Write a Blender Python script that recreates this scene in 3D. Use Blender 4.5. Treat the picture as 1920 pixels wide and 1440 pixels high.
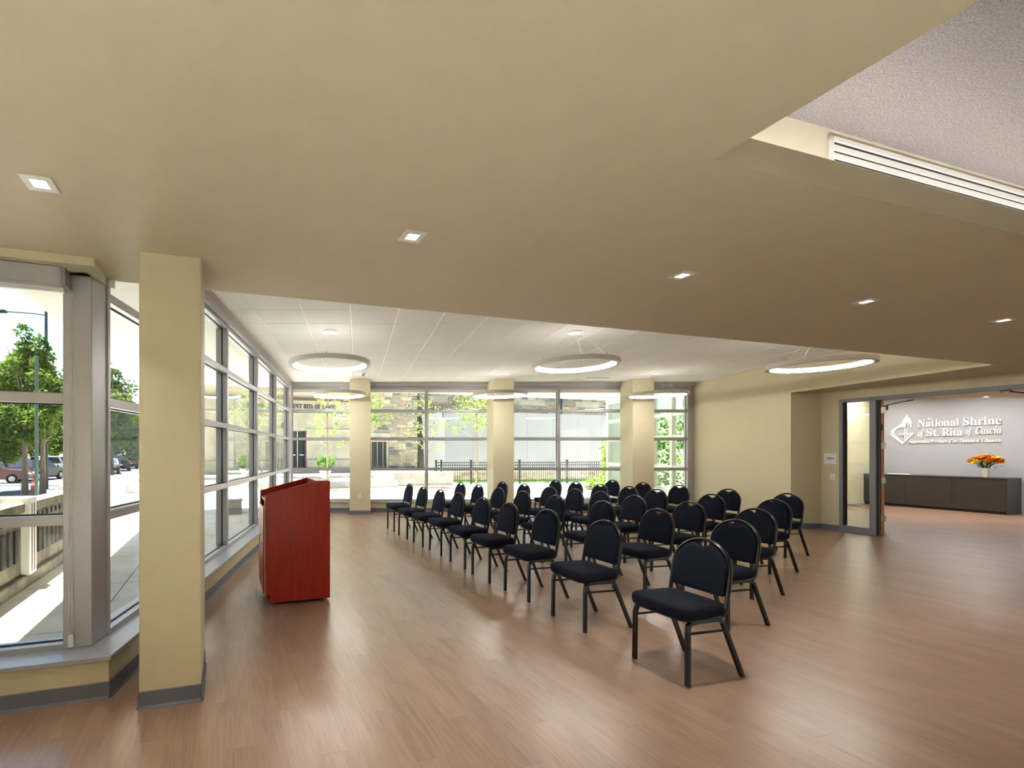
import bpy, bmesh, math, random
from mathutils import Matrix, Vector
from math import sin, cos, pi, radians, sqrt, floor

for o in list(bpy.data.objects):
    bpy.data.objects.remove(o)
SC = bpy.context.scene
COL = SC.collection

# ------------------------------------------------------------------ camera, sky, sun, exposure
cam_data = bpy.data.cameras.new('camera')
cam = bpy.data.objects.new('camera', cam_data)
COL.objects.link(cam)
cam.location = (0, 0, 1.54)
cam.rotation_euler = (radians(90), 0, 0)
cam_data.sensor_width = 36
cam_data.lens = 850 / 1920 * 36
cam_data.shift_x = (960 - 670) / 1920
cam_data.shift_y = (848 - 720) / 1920
cam_data.clip_start = 0.05
cam_data.clip_end = 500
SC.camera = cam

world = bpy.data.worlds.new('world')
SC.world = world
world.use_nodes = True
wn = world.node_tree
wn.nodes.clear()
sky = wn.nodes.new('ShaderNodeTexSky')
sky.sky_type = 'NISHITA'
sky.sun_disc = False
sky.sun_elevation = radians(62)
sky.sun_rotation = radians(-80)
sky.air_density = 1.3
sky.dust_density = 0.15
bg = wn.nodes.new('ShaderNodeBackground')
bg.inputs['Strength'].default_value = 0.115
wo = wn.nodes.new('ShaderNodeOutputWorld')
wn.links.new(sky.outputs[0], bg.inputs['Color'])
wn.links.new(bg.outputs[0], wo.inputs['Surface'])

sun_data = bpy.data.lights.new('sun', 'SUN')
sun_data.energy = 13.0
sun_data.angle = radians(0.6)
sun_data.color = (1.0, 0.955, 0.88)
sun = bpy.data.objects.new('sun', sun_data)
COL.objects.link(sun)
sun.location = (-8, 14, 30)
sun.rotation_euler = Vector((0.215, -0.06, -0.97)).to_track_quat('-Z', 'Y').to_euler()

RING_W = 26.0        # emission strength of the ring lamps' diffusers
FILL_W = 92.0        # watts of each unseen fill lamp added behind the viewer
DOWN_W = 1.6        # watts of each recessed downlight
SC.view_settings.view_transform = 'Standard'
SC.view_settings.look = 'None'
SC.view_settings.gamma = 1.0
SC.view_settings.use_curve_mapping = False
SC.view_settings.exposure = 1.68
SC.cycles.use_denoising = True
SC.cycles.caustics_reflective = False
SC.cycles.caustics_refractive = False
SC.cycles.sample_clamp_indirect = 6.0
SC.cycles.max_bounces = 6
SC.cycles.diffuse_bounces = 4
SC.cycles.glossy_bounces = 2
SC.cycles.transmission_bounces = 2
SC.cycles.transparent_max_bounces = 16
SC.cycles.light_sampling_threshold = 0.03
SC.cycles.use_adaptive_sampling = True
SC.cycles.adaptive_threshold = 0.1

# ------------------------------------------------------------------ frames of reference
TH = radians(16.2)                 # the second grid of the building is turned by this much
CT, ST = cos(TH), sin(TH)
PHI = radians(17.5)                # direction of the window bay
def uv(u, v): return (u * CT - v * ST, u * ST + v * CT)
def to_uv(x, y): return (x * CT + y * ST, -x * ST + y * CT)
U = Vector((CT, ST, 0)); V = Vector((-ST, CT, 0)); D2 = Vector((ST, -CT, 0))
def place(x, y, z=0.0, rot=0.0): return Matrix.Translation((x, y, z)) @ Matrix.Rotation(rot, 4, 'Z')

# ------------------------------------------------------------------ materials
def lin(c):
    return tuple(((v / 255) / 12.92 if v / 255 <= 0.04045 else ((v / 255 + 0.055) / 1.055) ** 2.4) for v in c) + (1.0,)

class NT:
    def __init__(s, name):
        s.m = bpy.data.materials.new(name); s.m.use_nodes = True
        s.t = s.m.node_tree; s.t.nodes.clear()
        s.out = s.t.nodes.new('ShaderNodeOutputMaterial')
    def n(s, typ, **kw):
        nd = s.t.nodes.new('ShaderNode' + typ)
        for k, v in kw.items(): setattr(nd, k, v)
        return nd
    def l(s, a, b): s.t.links.new(a, b)
    def math(s, op, a, b=None):
        nd = s.n('Math', operation=op)
        for i, x in enumerate((a, b)):
            if x is None: continue
            if isinstance(x, (int, float)): nd.inputs[i].default_value = x
            else: s.l(x, nd.inputs[i])
        return nd.outputs[0]

def mat(name, rgb, rough=0.5, metal=0.0, spec=0.5, rgb2=None, scale=8.0, stretch=(1, 1, 1), bump=0.0, bscale=None, contrast=(0.35, 0.65), detail=4, coat=0.0):
    N = NT(name)
    b = N.n('BsdfPrincipled')
    b.inputs['Roughness'].default_value = rough
    b.inputs['Metallic'].default_value = metal
    b.inputs['Specular IOR Level'].default_value = spec
    b.inputs['Coat Weight'].default_value = coat
    N.l(b.outputs[0], N.out.inputs[0])
    tc = N.n('TexCoord'); mp = N.n('Mapping'); mp.inputs['Scale'].default_value = stretch
    N.l(tc.outputs['Object'], mp.inputs[0])
    ns = N.n('TexNoise'); ns.inputs['Scale'].default_value = scale; ns.inputs['Detail'].default_value = detail
    N.l(mp.outputs[0], ns.inputs['Vector'])
    r = N.n('ValToRGB')
    r.color_ramp.elements[0].position, r.color_ramp.elements[1].position = contrast
    r.color_ramp.elements[0].color = lin(rgb)
    c2 = rgb2 if rgb2 else tuple(max(0, x * 0.988) for x in rgb)
    r.color_ramp.elements[1].color = lin(c2)
    N.l(ns.outputs['Fac'], r.inputs[0]); N.l(r.outputs[0], b.inputs['Base Color'])
    if bump:
        n2 = ns
        if bscale:
            n2 = N.n('TexNoise'); n2.inputs['Scale'].default_value = bscale; n2.inputs['Detail'].default_value = 3
            N.l(mp.outputs[0], n2.inputs['Vector'])
        bp = N.n('Bump'); bp.inputs['Strength'].default_value = bump; bp.inputs['Distance'].default_value = 0.01
        N.l(n2.outputs['Fac'], bp.inputs['Height']); N.l(bp.outputs[0], b.inputs['Normal'])
    return N.m

def emit(name, rgb, strength):
    N = NT(name)
    e = N.n('Emission'); e.inputs['Color'].default_value = lin(rgb); e.inputs['Strength'].default_value = strength
    N.l(e.outputs[0], N.out.inputs[0])
    return N.m

def glass(name, tint, refl=1.0):
    N = NT(name)
    tr = N.n('BsdfTransparent'); tr.inputs['Color'].default_value = tint + (1,)
    gl = N.n('BsdfGlossy'); gl.inputs['Roughness'].default_value = 0.0; gl.inputs['Color'].default_value = (1, 1, 1, 1)
    lw = N.n('LayerWeight'); lw.inputs['Blend'].default_value = 0.5
    p = N.math('POWER', lw.outputs['Facing'], 5.0)
    f = N.math('ADD', N.math('MULTIPLY', p, 0.8 * refl), 0.022 * refl)
    mx = N.n('MixShader')
    N.l(f, mx.inputs[0]); N.l(tr.outputs[0], mx.inputs[1]); N.l(gl.outputs[0], mx.inputs[2])
    N.l(mx.outputs[0], N.out.inputs[0])
    return N.m

def plank_floor():
    N = NT('wood_plank_floor')
    b = N.n('BsdfPrincipled')
    N.l(b.outputs[0], N.out.inputs[0])
    g = N.n('NewGeometry')
    sp = N.n('SeparateXYZ'); N.l(g.outputs['Position'], sp.inputs[0])
    x, y = sp.outputs[0], sp.outputs[1]
    u = N.math('ADD', N.math('MULTIPLY', x, CT), N.math('MULTIPLY', y, ST))
    v = N.math('SUBTRACT', N.math('MULTIPLY', y, CT), N.math('MULTIPLY', x, ST))
    row = N.math('FLOOR', N.math('DIVIDE', u, PW))
    off = N.math('MULTIPLY', N.math('FRACT', N.math('MULTIPLY', row, 0.3819)), PL)
    idx = N.math('FLOOR', N.math('DIVIDE', N.math('ADD', v, off), PL))
    cb = N.n('CombineXYZ'); N.l(row, cb.inputs[0]); N.l(idx, cb.inputs[1])
    wnz = N.n('TexWhiteNoise', noise_dimensions='2D'); N.l(cb.outputs[0], wnz.inputs['Vector'])
    # grain: noise drawn out along the plank, shifted from plank to plank
    gc = N.n('CombineXYZ')
    N.l(N.math('ADD', N.math('MULTIPLY', u, 70.0), N.math('MULTIPLY', wnz.outputs['Value'], 40.0)), gc.inputs[0])
    N.l(N.math('ADD', N.math('MULTIPLY', v, 3.2), N.math('MULTIPLY', wnz.outputs['Value'], 90.0)), gc.inputs[1])
    gn = N.n('TexNoise'); gn.inputs['Scale'].default_value = 1.0; gn.inputs['Detail'].default_value = 6; gn.inputs['Roughness'].default_value = 0.6
    gn.inputs['Distortion'].default_value = 0.6
    N.l(gc.outputs[0], gn.inputs['Vector'])
    # larger blotches and knots
    kc = N.n('CombineXYZ')
    N.l(N.math('ADD', N.math('MULTIPLY', u, 7.0), N.math('MULTIPLY', wnz.outputs['Value'], 17.0)), kc.inputs[0])
    N.l(N.math('MULTIPLY', v, 2.2), kc.inputs[1])
    kn = N.n('TexNoise'); kn.inputs['Scale'].default_value = 1.0; kn.inputs['Detail'].default_value = 3
    N.l(kc.outputs[0], kn.inputs['Vector'])
    r = N.n('ValToRGB')
    e = r.color_ramp.elements
    e[0].position = 0.28; e[0].color = lin((120, 92, 76))
    e[1].position = 0.72; e[1].color = lin((168, 136, 112))
    m = e.new(0.5); m.color = lin((148, 117, 96))
    mixv = N.math('ADD', N.math('ADD', N.math('MULTIPLY', gn.outputs['Fac'], 0.55), N.math('MULTIPLY', kn.outputs['Fac'], 0.33)),
                  N.math('MULTIPLY', wnz.outputs['Value'], 0.10))
    N.l(mixv, r.inputs[0])
    N.l(r.outputs[0], b.inputs['Base Color'])
    rr = N.math('ADD', N.math('MULTIPLY', gn.outputs['Fac'], 0.02), 0.33)
    N.l(rr, b.inputs['Roughness'])
    b.inputs['Coat Weight'].default_value = 0.35; b.inputs['Coat Roughness'].default_value = 0.22
    b.inputs['Specular IOR Level'].default_value = 0.75
    return N.m

def leaf_mat(name, c1, c2, scale=1.2):
    N = NT(name)
    d = N.n('BsdfDiffuse'); t = N.n('BsdfTranslucent'); mx = N.n('MixShader'); mx.inputs[0].default_value = 0.45
    tc = N.n('TexCoord'); ns = N.n('TexNoise'); ns.inputs['Scale'].default_value = scale; ns.inputs['Detail'].default_value = 6
    N.l(tc.outputs['Object'], ns.inputs['Vector'])
    r = N.n('ValToRGB'); r.color_ramp.elements[0].position = 0.35; r.color_ramp.elements[1].position = 0.65
    r.color_ramp.elements[0].color = lin(c1); r.color_ramp.elements[1].color = lin(c2)
    N.l(ns.outputs['Fac'], r.inputs[0])
    N.l(r.outputs[0], d.inputs[0]); N.l(r.outputs[0], t.inputs[0])
    N.l(d.outputs[0], mx.inputs[1]); N.l(t.outputs[0], mx.inputs[2]); N.l(mx.outputs[0], N.out.inputs[0])
    return N.m

PW, PL = 0.1524, 1.2192
M = dict(
    wall=mat('khaki_wall_paint', (204, 194, 164), 0.55, spec=0.3, bump=0.02, bscale=180),
    ceil=mat('taupe_ceiling_paint', (208, 196, 168), 0.6, spec=0.25, bump=0.04, bscale=150),
    base=mat('grey_vinyl_base', (104, 106, 118), 0.4, spec=0.4),
    alu=mat('anodised_aluminium', (176, 174, 178), 0.38, metal=0.35, spec=0.5),
    sill=mat('grey_solid_sill', (168, 170, 178), 0.3, spec=0.5),
    gasket=mat('black_gasket', (28, 28, 30), 0.6),
    glass=glass('window_glass', (0.93, 0.965, 0.95)),
    tile=mat('ceiling_tile_white', (240, 238, 233), 0.9, spec=0.1, rgb2=(234, 232, 226), scale=60, bump=0.15, bscale=220),
    tee=mat('ceiling_tee_white', (248, 247, 244), 0.5),
    white=mat('white_enamel', (235, 235, 232), 0.4),
    offwhite=mat('cream_paint', (222, 214, 194), 0.55),
    canopy=mat('canopy_stucco', (232, 228, 218), 0.85, spec=0.2),
    felt=mat('grey_acoustic_felt', (150, 145, 146), 0.95, spec=0.1, rgb2=(118, 113, 114), scale=130, bump=0.3, bscale=140),
    floor=plank_floor(),
    sub=mat('subfloor', (58, 46, 38), 0.9),
    fabric=mat('navy_upholstery', (27, 30, 44), 0.92, spec=0.15, rgb2=(21, 24, 36), scale=300, bump=0.2, bscale=500),
    black=mat('black_powdercoat', (16, 16, 18), 0.28, spec=0.55),
    cherry=mat('cherry_veneer', (162, 38, 24), 0.36, spec=0.4, rgb2=(142, 29, 19), scale=3, stretch=(14, 14, 0.8), detail=6),
    maple=mat('maple_edge', (214, 176, 128), 0.5),
    lam=mat('pale_laminate', (206, 204, 190), 0.4),
    steel=mat('brushed_steel', (168, 168, 170), 0.3, metal=0.9),
    chrome=mat('chrome', (210, 210, 214), 0.12, metal=1.0),
    ring=mat('ring_white_metal', (214, 212, 208), 0.4),
    glow=emit('ring_diffuser', (255, 250, 243), RING_W),
    cove=emit('cove_led', (255, 246, 236), 14.0),
    lens=emit('downlight_lens', (255, 246, 228), 5.0),
    frame=mat('grey_door_frame', (124, 124, 130), 0.4, spec=0.4),
    darkframe=mat('dark_rebate', (46, 40, 40), 0.5),
    oak=mat('door_wood', (192, 134, 88), 0.45, rgb2=(172, 114, 72), scale=4, stretch=(10, 10, 0.6)),
    bronze=mat('bronze_metal', (92, 72, 54), 0.35, metal=0.8),
    greywall=mat('blue_grey_wall_paint', (168, 169, 176), 0.55, spec=0.3),
    espresso=mat('espresso_laminate', (62, 58, 54), 0.35, rgb2=(54, 50, 47), scale=3, stretch=(1, 1, 12)),
    sign=mat('sign_white', (244, 242, 238), 0.4),
    paper=mat('paper_white', (236, 236, 236), 0.8),
    ink=mat('ink', (40, 40, 46), 0.8),
    plastic=mat('white_plastic', (236, 234, 226), 0.4),
    concrete=mat('pavement_concrete', (206, 202, 194), 0.9, spec=0.2, rgb2=(192, 188, 180), scale=3, bump=0.2, bscale=40),
    concrete2=mat('cast_concrete', (164, 161, 155), 0.9, spec=0.2, rgb2=(146, 143, 137), scale=2.5, bump=0.2, bscale=25),
    asphalt=mat('asphalt', (86, 86, 90), 0.95, spec=0.2, rgb2=(70, 70, 75), scale=12, bump=0.3, bscale=80),
    sootstone=mat('weathered_stone', (150, 140, 124), 0.95, spec=0.15, rgb2=(104, 96, 86), scale=4, bump=0.4, bscale=20),
    sootstone2=mat('dark_weathered_stone', (98, 92, 84), 0.95, spec=0.15, rgb2=(72, 68, 64), scale=5, bump=0.3, bscale=20),
    limestone=mat('limestone', (186, 178, 160), 0.85, spec=0.2, rgb2=(164, 154, 136), scale=1.2, bump=0.1, bscale=20),
    mortar=mat('mortar', (196, 184, 162), 0.95, spec=0.1),
    panelwhite=mat('pale_render_panel', (152, 152, 152), 0.8, spec=0.2, rgb2=(147, 147, 148), scale=0.8),
    iron=mat('black_iron', (34, 38, 44), 0.5, spec=0.4),
    darkglass=mat('dark_window_glass', (46, 50, 58), 0.12, spec=0.6),
    maroon=mat('maroon_door_paint', (96, 62, 66), 0.5),
    brickred=mat('red_brick_paving', (186, 92, 66), 0.9, rgb2=(160, 76, 54), scale=20),
    terracotta=mat('white_planter', (232, 226, 214), 0.7),
    soil=mat('mulch', (92, 62, 46), 0.95, rgb2=(70, 46, 34), scale=30, bump=0.5),
    bark=mat('bark', (118, 104, 90), 0.95, rgb2=(88, 76, 66), scale=6, stretch=(4, 4, 0.6), bump=0.4, bscale=18),
    palebark=mat('pale_bark', (150, 140, 118), 0.9, rgb2=(124, 112, 94), scale=8, stretch=(3, 3, 0.6)),
    leaf=leaf_mat('street_tree_leaf', (36, 62, 32), (112, 132, 58), 0.9),
    leaf2=leaf_mat('young_tree_leaf', (104, 138, 56), (164, 180, 100), 1.5),
    leaf3=leaf_mat('shrub_leaf', (74, 108, 54), (120, 150, 84), 3.0),
    rubber=mat('tyre_rubber', (24, 24, 25), 0.85),
    orange=mat('cone_orange', (228, 96, 40), 0.6),
    redlight=mat('tail_light_red', (190, 26, 30), 0.2, spec=0.6),
)
stone_cols = [((176, 164, 140), (150, 138, 116)), ((150, 146, 138), (124, 120, 114)), ((194, 182, 156), (168, 154, 130)),
              ((120, 118, 116), (96, 96, 98)), ((164, 150, 124), (136, 122, 100))]
STONE = [mat('fieldstone_%s' % n, a, 0.92, spec=0.15, rgb2=b, scale=7, bump=0.5, bscale=14) for n, (a, b) in zip(('buff', 'grey', 'cream', 'slate', 'tan'), stone_cols)]
N = NT('buff_brickwork')
b_ = N.n('BsdfPrincipled'); b_.inputs['Roughness'].default_value = 0.9
bk = N.n('TexBrick'); bk.inputs['Scale'].default_value = 1.0; bk.inputs['Brick Width'].default_value = 0.22; bk.inputs['Row Height'].default_value = 0.075; bk.inputs['Mortar Size'].default_value = 0.008
bk.inputs['Color1'].default_value = lin((212, 184, 138)); bk.inputs['Color2'].default_value = lin((196, 164, 120)); bk.inputs['Mortar'].default_value = lin((224, 214, 194))
tc_ = N.n('TexCoord'); sx_ = N.n('SeparateXYZ'); cx_ = N.n('CombineXYZ')
N.l(tc_.outputs['Object'], sx_.inputs[0]); N.l(sx_.outputs[0], cx_.inputs[0]); N.l(sx_.outputs[2], cx_.inputs[1]); N.l(cx_.outputs[0], bk.inputs['Vector'])
N.l(bk.outputs[0], b_.inputs['Base Color']); N.l(b_.outputs[0], N.out.inputs[0])
M['buffbrick'] = N.m

# ------------------------------------------------------------------ mesh builder
class MB:
    def __init__(s): s.v, s.f = [], []
    def add(s, vs, fs, T=None):
        o = len(s.v)
        s.v += [tuple(T @ Vector(p)) for p in vs] if T is not None else [tuple(p) for p in vs]
        s.f += [tuple(i + o for i in f) for f in fs]
        return s
    def box(s, x0, x1, y0, y1, z0, z1, T=None):
        v = [(x0, y0, z0), (x1, y0, z0), (x1, y1, z0), (x0, y1, z0), (x0, y0, z1), (x1, y0, z1), (x1, y1, z1), (x0, y1, z1)]
        return s.add(v, [(3, 2, 1, 0), (4, 5, 6, 7), (0, 1, 5, 4), (1, 2, 6, 5), (2, 3, 7, 6), (3, 0, 4, 7)], T)
    def prism(s, poly, z0, z1, T=None):
        a = sum(poly[i][0] * poly[(i + 1) % len(poly)][1] - poly[(i + 1) % len(poly)][0] * poly[i][1] for i in range(len(poly)))
        if a < 0: poly = poly[::-1]
        n = len(poly)
        v = [(x, y, z0) for x, y in poly] + [(x, y, z1) for x, y in poly]
        f = [tuple(range(n))[::-1], tuple(range(n, 2 * n))] + [(i, (i + 1) % n, n + (i + 1) % n, n + i) for i in range(n)]
        return s.add(v, f, T)
    def loops(s, rings, cap=True, close=False, T=None):
        n = len(rings[0]); v = [p for r in rings for p in r]; f = []
        k = len(rings)
        for a in range(k if close else k - 1):
            b = (a + 1) % k
            f += [(a * n + i, a * n + (i + 1) % n, b * n + (i + 1) % n, b * n + i) for i in range(n)]
        if cap and not close:
            f += [tuple(range(n))[::-1], tuple((k - 1) * n + i for i in range(n))]
        return s.add(v, f, T)
    def lathe(s, prof, n=24, T=None, cap=True):
        return s.loops([[(r * cos(2 * pi * i / n), r * sin(2 * pi * i / n), z) for i in range(n)] for r, z in prof], cap, False, T)
    def tube(s, path, r, n=8, closed=False, T=None, flat=1.0, rot=0.0):
        P = [Vector(p) for p in path]; k = len(P); rings = []
        up = None
        for i in range(k):
            if closed: d = P[(i + 1) % k] - P[i - 1]
            else: d = P[min(i + 1, k - 1)] - P[max(i - 1, 0)]
            d.normalize()
            if up is None:
                up = Vector((0, 0, 1)) if abs(d.z) < 0.9 else Vector((1, 0, 0))
            a = d.cross(up)
            if a.length < 1e-5: a = d.orthogonal()
            a.normalize(); b = a.cross(d); up = b
            ri = r[i] if isinstance(r, (list, tuple)) else r
            rings.append([tuple(P[i] + a * (ri * cos(2 * pi * j / n + rot)) + b * (ri * flat * sin(2 * pi * j / n + rot))) for j in range(n)])
        return s.loops(rings, True, closed, T)
    def mesh(s, name, m=None, smooth=False, bevel=0.0, seg=2, angle=40):
        me = bpy.data.meshes.new(name); me.from_pydata(s.v, [], s.f); me.validate()
        if bevel or smooth:
            bm = bmesh.new(); bm.from_mesh(me)
            bmesh.ops.recalc_face_normals(bm, faces=bm.faces)
            if bevel:
                es = [e for e in bm.edges if len(e.link_faces) == 2 and e.calc_face_angle(0) > radians(angle)]
                bmesh.ops.bevel(bm, geom=es, offset=bevel, segments=seg, affect='EDGES', clamp_overlap=True)
            if smooth:
                for f in bm.faces: f.smooth = True
                for e in bm.edges:
                    if len(e.link_faces) == 2 and e.calc_face_angle(0) > radians(50): e.smooth = False
            bm.to_mesh(me); bm.free()
        if m is not None: me.materials.append(M[m] if isinstance(m, str) else m)
        me.update()
        return me
    def build(s, name, m, parent=None, **kw):
        return link(name, s.mesh(name, m, **kw), parent)

def link(name, me, parent=None):
    o = bpy.data.objects.new(name, me); COL.objects.link(o)
    if parent is not None: o.parent = parent
    return o
def empty(name, x=0, y=0, z=0, rot=0.0):
    o = bpy.data.objects.new(name, None); COL.objects.link(o)
    o.location = (x, y, z); o.rotation_euler = (0, 0, rot); o.empty_display_size = 0.2
    return o
def tag(o, label=None, cat=None, group=None, kind=None):
    if label: o['label'] = label
    if cat: o['category'] = cat
    if group: o['group'] = group
    if kind: o['kind'] = kind
    return o
def struct(o, label, cat=None): return tag(o, label, cat, kind='structure')
def copy_tree(o, parent=None):
    c = o.copy(); COL.objects.link(c); c.parent = parent
    for ch in o.children: copy_tree(ch, c)
    return c
def clip(poly, hp):
    """keep the side a*x+b*y>=c of a polygon for every (a,b,c)"""
    for a, b, c in hp:
        out = []
        for i in range(len(poly)):
            p, q = poly[i], poly[(i + 1) % len(poly)]
            dp, dq = a * p[0] + b * p[1] - c, a * q[0] + b * q[1] - c
            if dp >= 0: out.append(p)
            if dp * dq < 0:
                t = dp / (dp - dq); out.append((p[0] + (q[0] - p[0]) * t, p[1] + (q[1] - p[1]) * t))
        poly = out
        if len(poly) < 3: return []
    return poly
TEXT_CACHE = {}
def load_words(words):
    """set every word once, one per line of a single text, and cut the result into one unit-width mesh for each word"""
    cu = bpy.data.curves.new('lettering', 'FONT'); cu.body = '\n'.join(words); cu.size = 1.0; cu.extrude = 0.01; cu.resolution_u = 3; cu.space_line = 3.0
    ob = bpy.data.objects.new('lettering', cu); COL.objects.link(ob)
    dg = bpy.context.evaluated_depsgraph_get(); dg.update()
    me = bpy.data.meshes.new_from_object(ob.evaluated_get(dg)); bpy.data.objects.remove(ob)
    for k, wd in enumerate(words):
        fs = [p for p in me.polygons if -1.2 < p.center.y + 3.0 * k < 1.8]
        ids = sorted({i for p in fs for i in p.vertices}); ix = {i: n for n, i in enumerate(ids)}
        co = [me.vertices[i].co for i in ids]; x0 = min(c.x for c in co); w = max(c.x for c in co) - x0
        m2 = bpy.data.meshes.new('lettering')
        m2.from_pydata([((c.x - x0) / w, c.y + 3.0 * k, c.z) for c in co], [], [tuple(ix[i] for i in p.vertices) for p in fs])
        TEXT_CACHE[wd] = m2
def text_mesh(body, size, depth, width):
    me = TEXT_CACHE[body].copy()
    for v in me.vertices: v.co = (v.co.x * width, v.co.y * size, v.co.z * depth / 0.01)
    return me
def serif(s, style='b'):
    up, lo = {'b': (0x1D400, 0x1D41A), 'i': (0x1D468, 0x1D482)}[style]
    return ''.join(chr(up + ord(c) - 65) if 'A' <= c <= 'Z' else chr(lo + ord(c) - 97) if 'a' <= c <= 'z' else c for c in s)
def basis(o, X, Y, Z):
    return Matrix(((X[0], Y[0], Z[0], o[0]), (X[1], Y[1], Z[1], o[1]), (X[2], Y[2], Z[2], o[2]), (0, 0, 0, 1)))
load_words([serif(q) for q in 'National Shrine St. Rita Augustinian Province Thomas of Villanova NATIONAL SHRINE OF SAINT RITA CASCIA'.split()] + [serif(q, 'i') for q in ('the', 'of', 'Cascia')])
rnd = random.Random(7)

# ================================================================== SHELL
H_LOW, H_ACT = 2.743, 3.353
XL = -1.56                           # face of the wall below the window sill
C0 = (-1.56, 2.845)                  # outer corner of the sill wall where the bay turns
P0 = (-1.738, 2.967)                 # corner of the post
EB = (-cos(PHI), -sin(PHI)); NB = (sin(PHI), -cos(PHI))
def bay(s, d): return (P0[0] + EB[0] * s + NB[0] * d, P0[1] + EB[1] * s + NB[1] * d)
SILL = 0.27

# ---- floor
fl = MB().prism([(-9.4, -4), (19, -4), (19, 14.8), (9.05, 11.9), (9.05, 11.72), (-1.58, 11.72), (-1.58, 2.86), bay(8.2, 0.16)], -0.15, -0.006).build('floor', 'sub')
struct(fl, 'warm brown wood plank floor running through the meeting room', 'floor')
HPS_MAIN = [(1, 0, -1.575), (0, -1, -11.71)]
nb = NB[0] * P0[0] + NB[1] * P0[1]
HPS_BAY = [(-1, 0, 1.575), (NB[0], NB[1], nb + 0.155), (1, 0, -9.2)]
def inset_prism(poly, zt, ins):
    cxm = sum(p[0] for p in poly) / len(poly); cym = sum(p[1] for p in poly) / len(poly)
    def sh(p):
        dx, dy = p[0] - cxm, p[1] - cym; L = max(1e-6, sqrt(dx * dx + dy * dy)); k = max(0.0, 1 - ins / L)
        return (cxm + dx * k, cym + dy * k)
    n = len(poly); q = [sh(p) for p in poly]
    v = [(x, y, -0.006) for x, y in poly] + [(x, y, zt - 0.0004) for x, y in poly] + [(x, y, zt) for x, y in q]
    f = [tuple(range(2 * n, 3 * n))]
    for k in (0, 1): f += [(k * n + i, k * n + (i + 1) % n, (k + 1) * n + (i + 1) % n, (k + 1) * n + i) for i in range(n)]
    return v, f
planks = []
for row in range(-66, 135):
    u0 = row * PW
    off = ((row * 0.3819) % 1.0) * PL
    i0 = int(floor((-9 + off) / PL))
    for i in range(i0, i0 + 24):
        v0 = i * PL - off
        g = 0.0002
        cxy = uv(u0 + PW / 2, v0 + PL / 2)
        if cxy[0] < -9.3 or cxy[0] > 17.5 or cxy[1] < -4 or cxy[1] > 17: continue
        if cxy[0] > 8.9 and cxy[1] > 9.4 and (cxy[0] - 9.365) * CT + (cxy[1] - 9.15) * ST < -0.4: continue
        raw = [uv(u0 + g, v0 + g), uv(u0 + PW - g, v0 + g), uv(u0 + PW - g, v0 + PL - g), uv(u0 + g, v0 + PL - g)]
        if cxy[0] > 9.0 and (cxy[0] - 9.365) * ST - (cxy[1] - 9.15) * CT < -2.3: continue
        if cxy[0] > 9.6: pieces = [raw]
        else: pieces = [clip(raw, HPS_MAIN), clip(raw, HPS_BAY)]
        for p in pieces:
            if len(p) >= 3:
                full = all(abs(a[0] - b[0]) + abs(a[1] - b[1]) < 1e-6 for a, b in zip(p, raw)) and len(p) == 4
                # in front of the camera and inside its field of view
                infront = cxy[1] > 1.9 and -0.85 < cxy[0] / max(cxy[1], 0.1) < 1.55
                planks.append((cxy[0] ** 2 + cxy[1] ** 2 + (0 if infront else 1e4), row, i, cxy, p, full))
planks.sort(key=lambda t: t[0])
pv, pf = inset_prism([(-PW / 2 + .0002, -PL / 2 + .0002), (PW / 2 - .0002, -PL / 2 + .0002), (PW / 2 - .0002, PL / 2 - .0002), (-PW / 2 + .0002, PL / 2 - .0002)], 0.0, 0.0005)
plank_mesh = MB().add(pv, pf).mesh('floor_plank', 'floor')
rest = MB()
for k, (_, row, i, cxy, p, full) in enumerate(planks):
    if k < 300:
        if full:
            o = link('plank', plank_mesh, fl); o.location = (cxy[0], cxy[1], 0); o.rotation_euler = (0, 0, TH)
        else:
            vv, ff = inset_prism(p, 0.0, 0.0005); MB().add(vv, ff).build('plank', 'floor', fl)
    else:
        vv, ff = inset_prism(p, 0.0, 0.0005); rest.add(vv, ff)
tag(rest.build('far_planks', 'floor', fl), kind='stuff')

bounce_sheet = MB().prism([(-8.8, -3.7), (3.4, -3.7), (3.0, 0.3), (-3.0, 0.3), (-8.8, -1.2)], 0.0, 0.012).build('reflector', mat('pale_reflector', (196, 193, 184), 0.95, spec=0.1, rgb2=(184, 181, 172), scale=60, bump=0.4, bscale=300))  # added pale sheet, out of view, bouncing lamp light up to the ceiling
tag(bounce_sheet, 'wide pale grey carpet added on the floor behind the viewer to bounce lamplight upward', 'reflector')
# ---- base strip helper: vinyl cove base with a small toe
def base_strip(mb, pts, h=0.105):
    for a, b in zip(pts[:-1], pts[1:]):
        d = Vector((b[0] - a[0], b[1] - a[1])); L = d.length; d.normalize(); n = Vector((-d.y, d.x))
        prof = [(0, 0), (0.016, 0), (0.014, 0.006), (0.007, 0.018), (0.006, h - 0.004), (0.003, h), (0, h)]
        va = [(a[0] + n.x * q, a[1] + n.y * q, z) for q, z in prof]; vb = [(b[0] + n.x * q, b[1] + n.y * q, z) for q, z in prof]
        mb.loops([va, vb])

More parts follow.
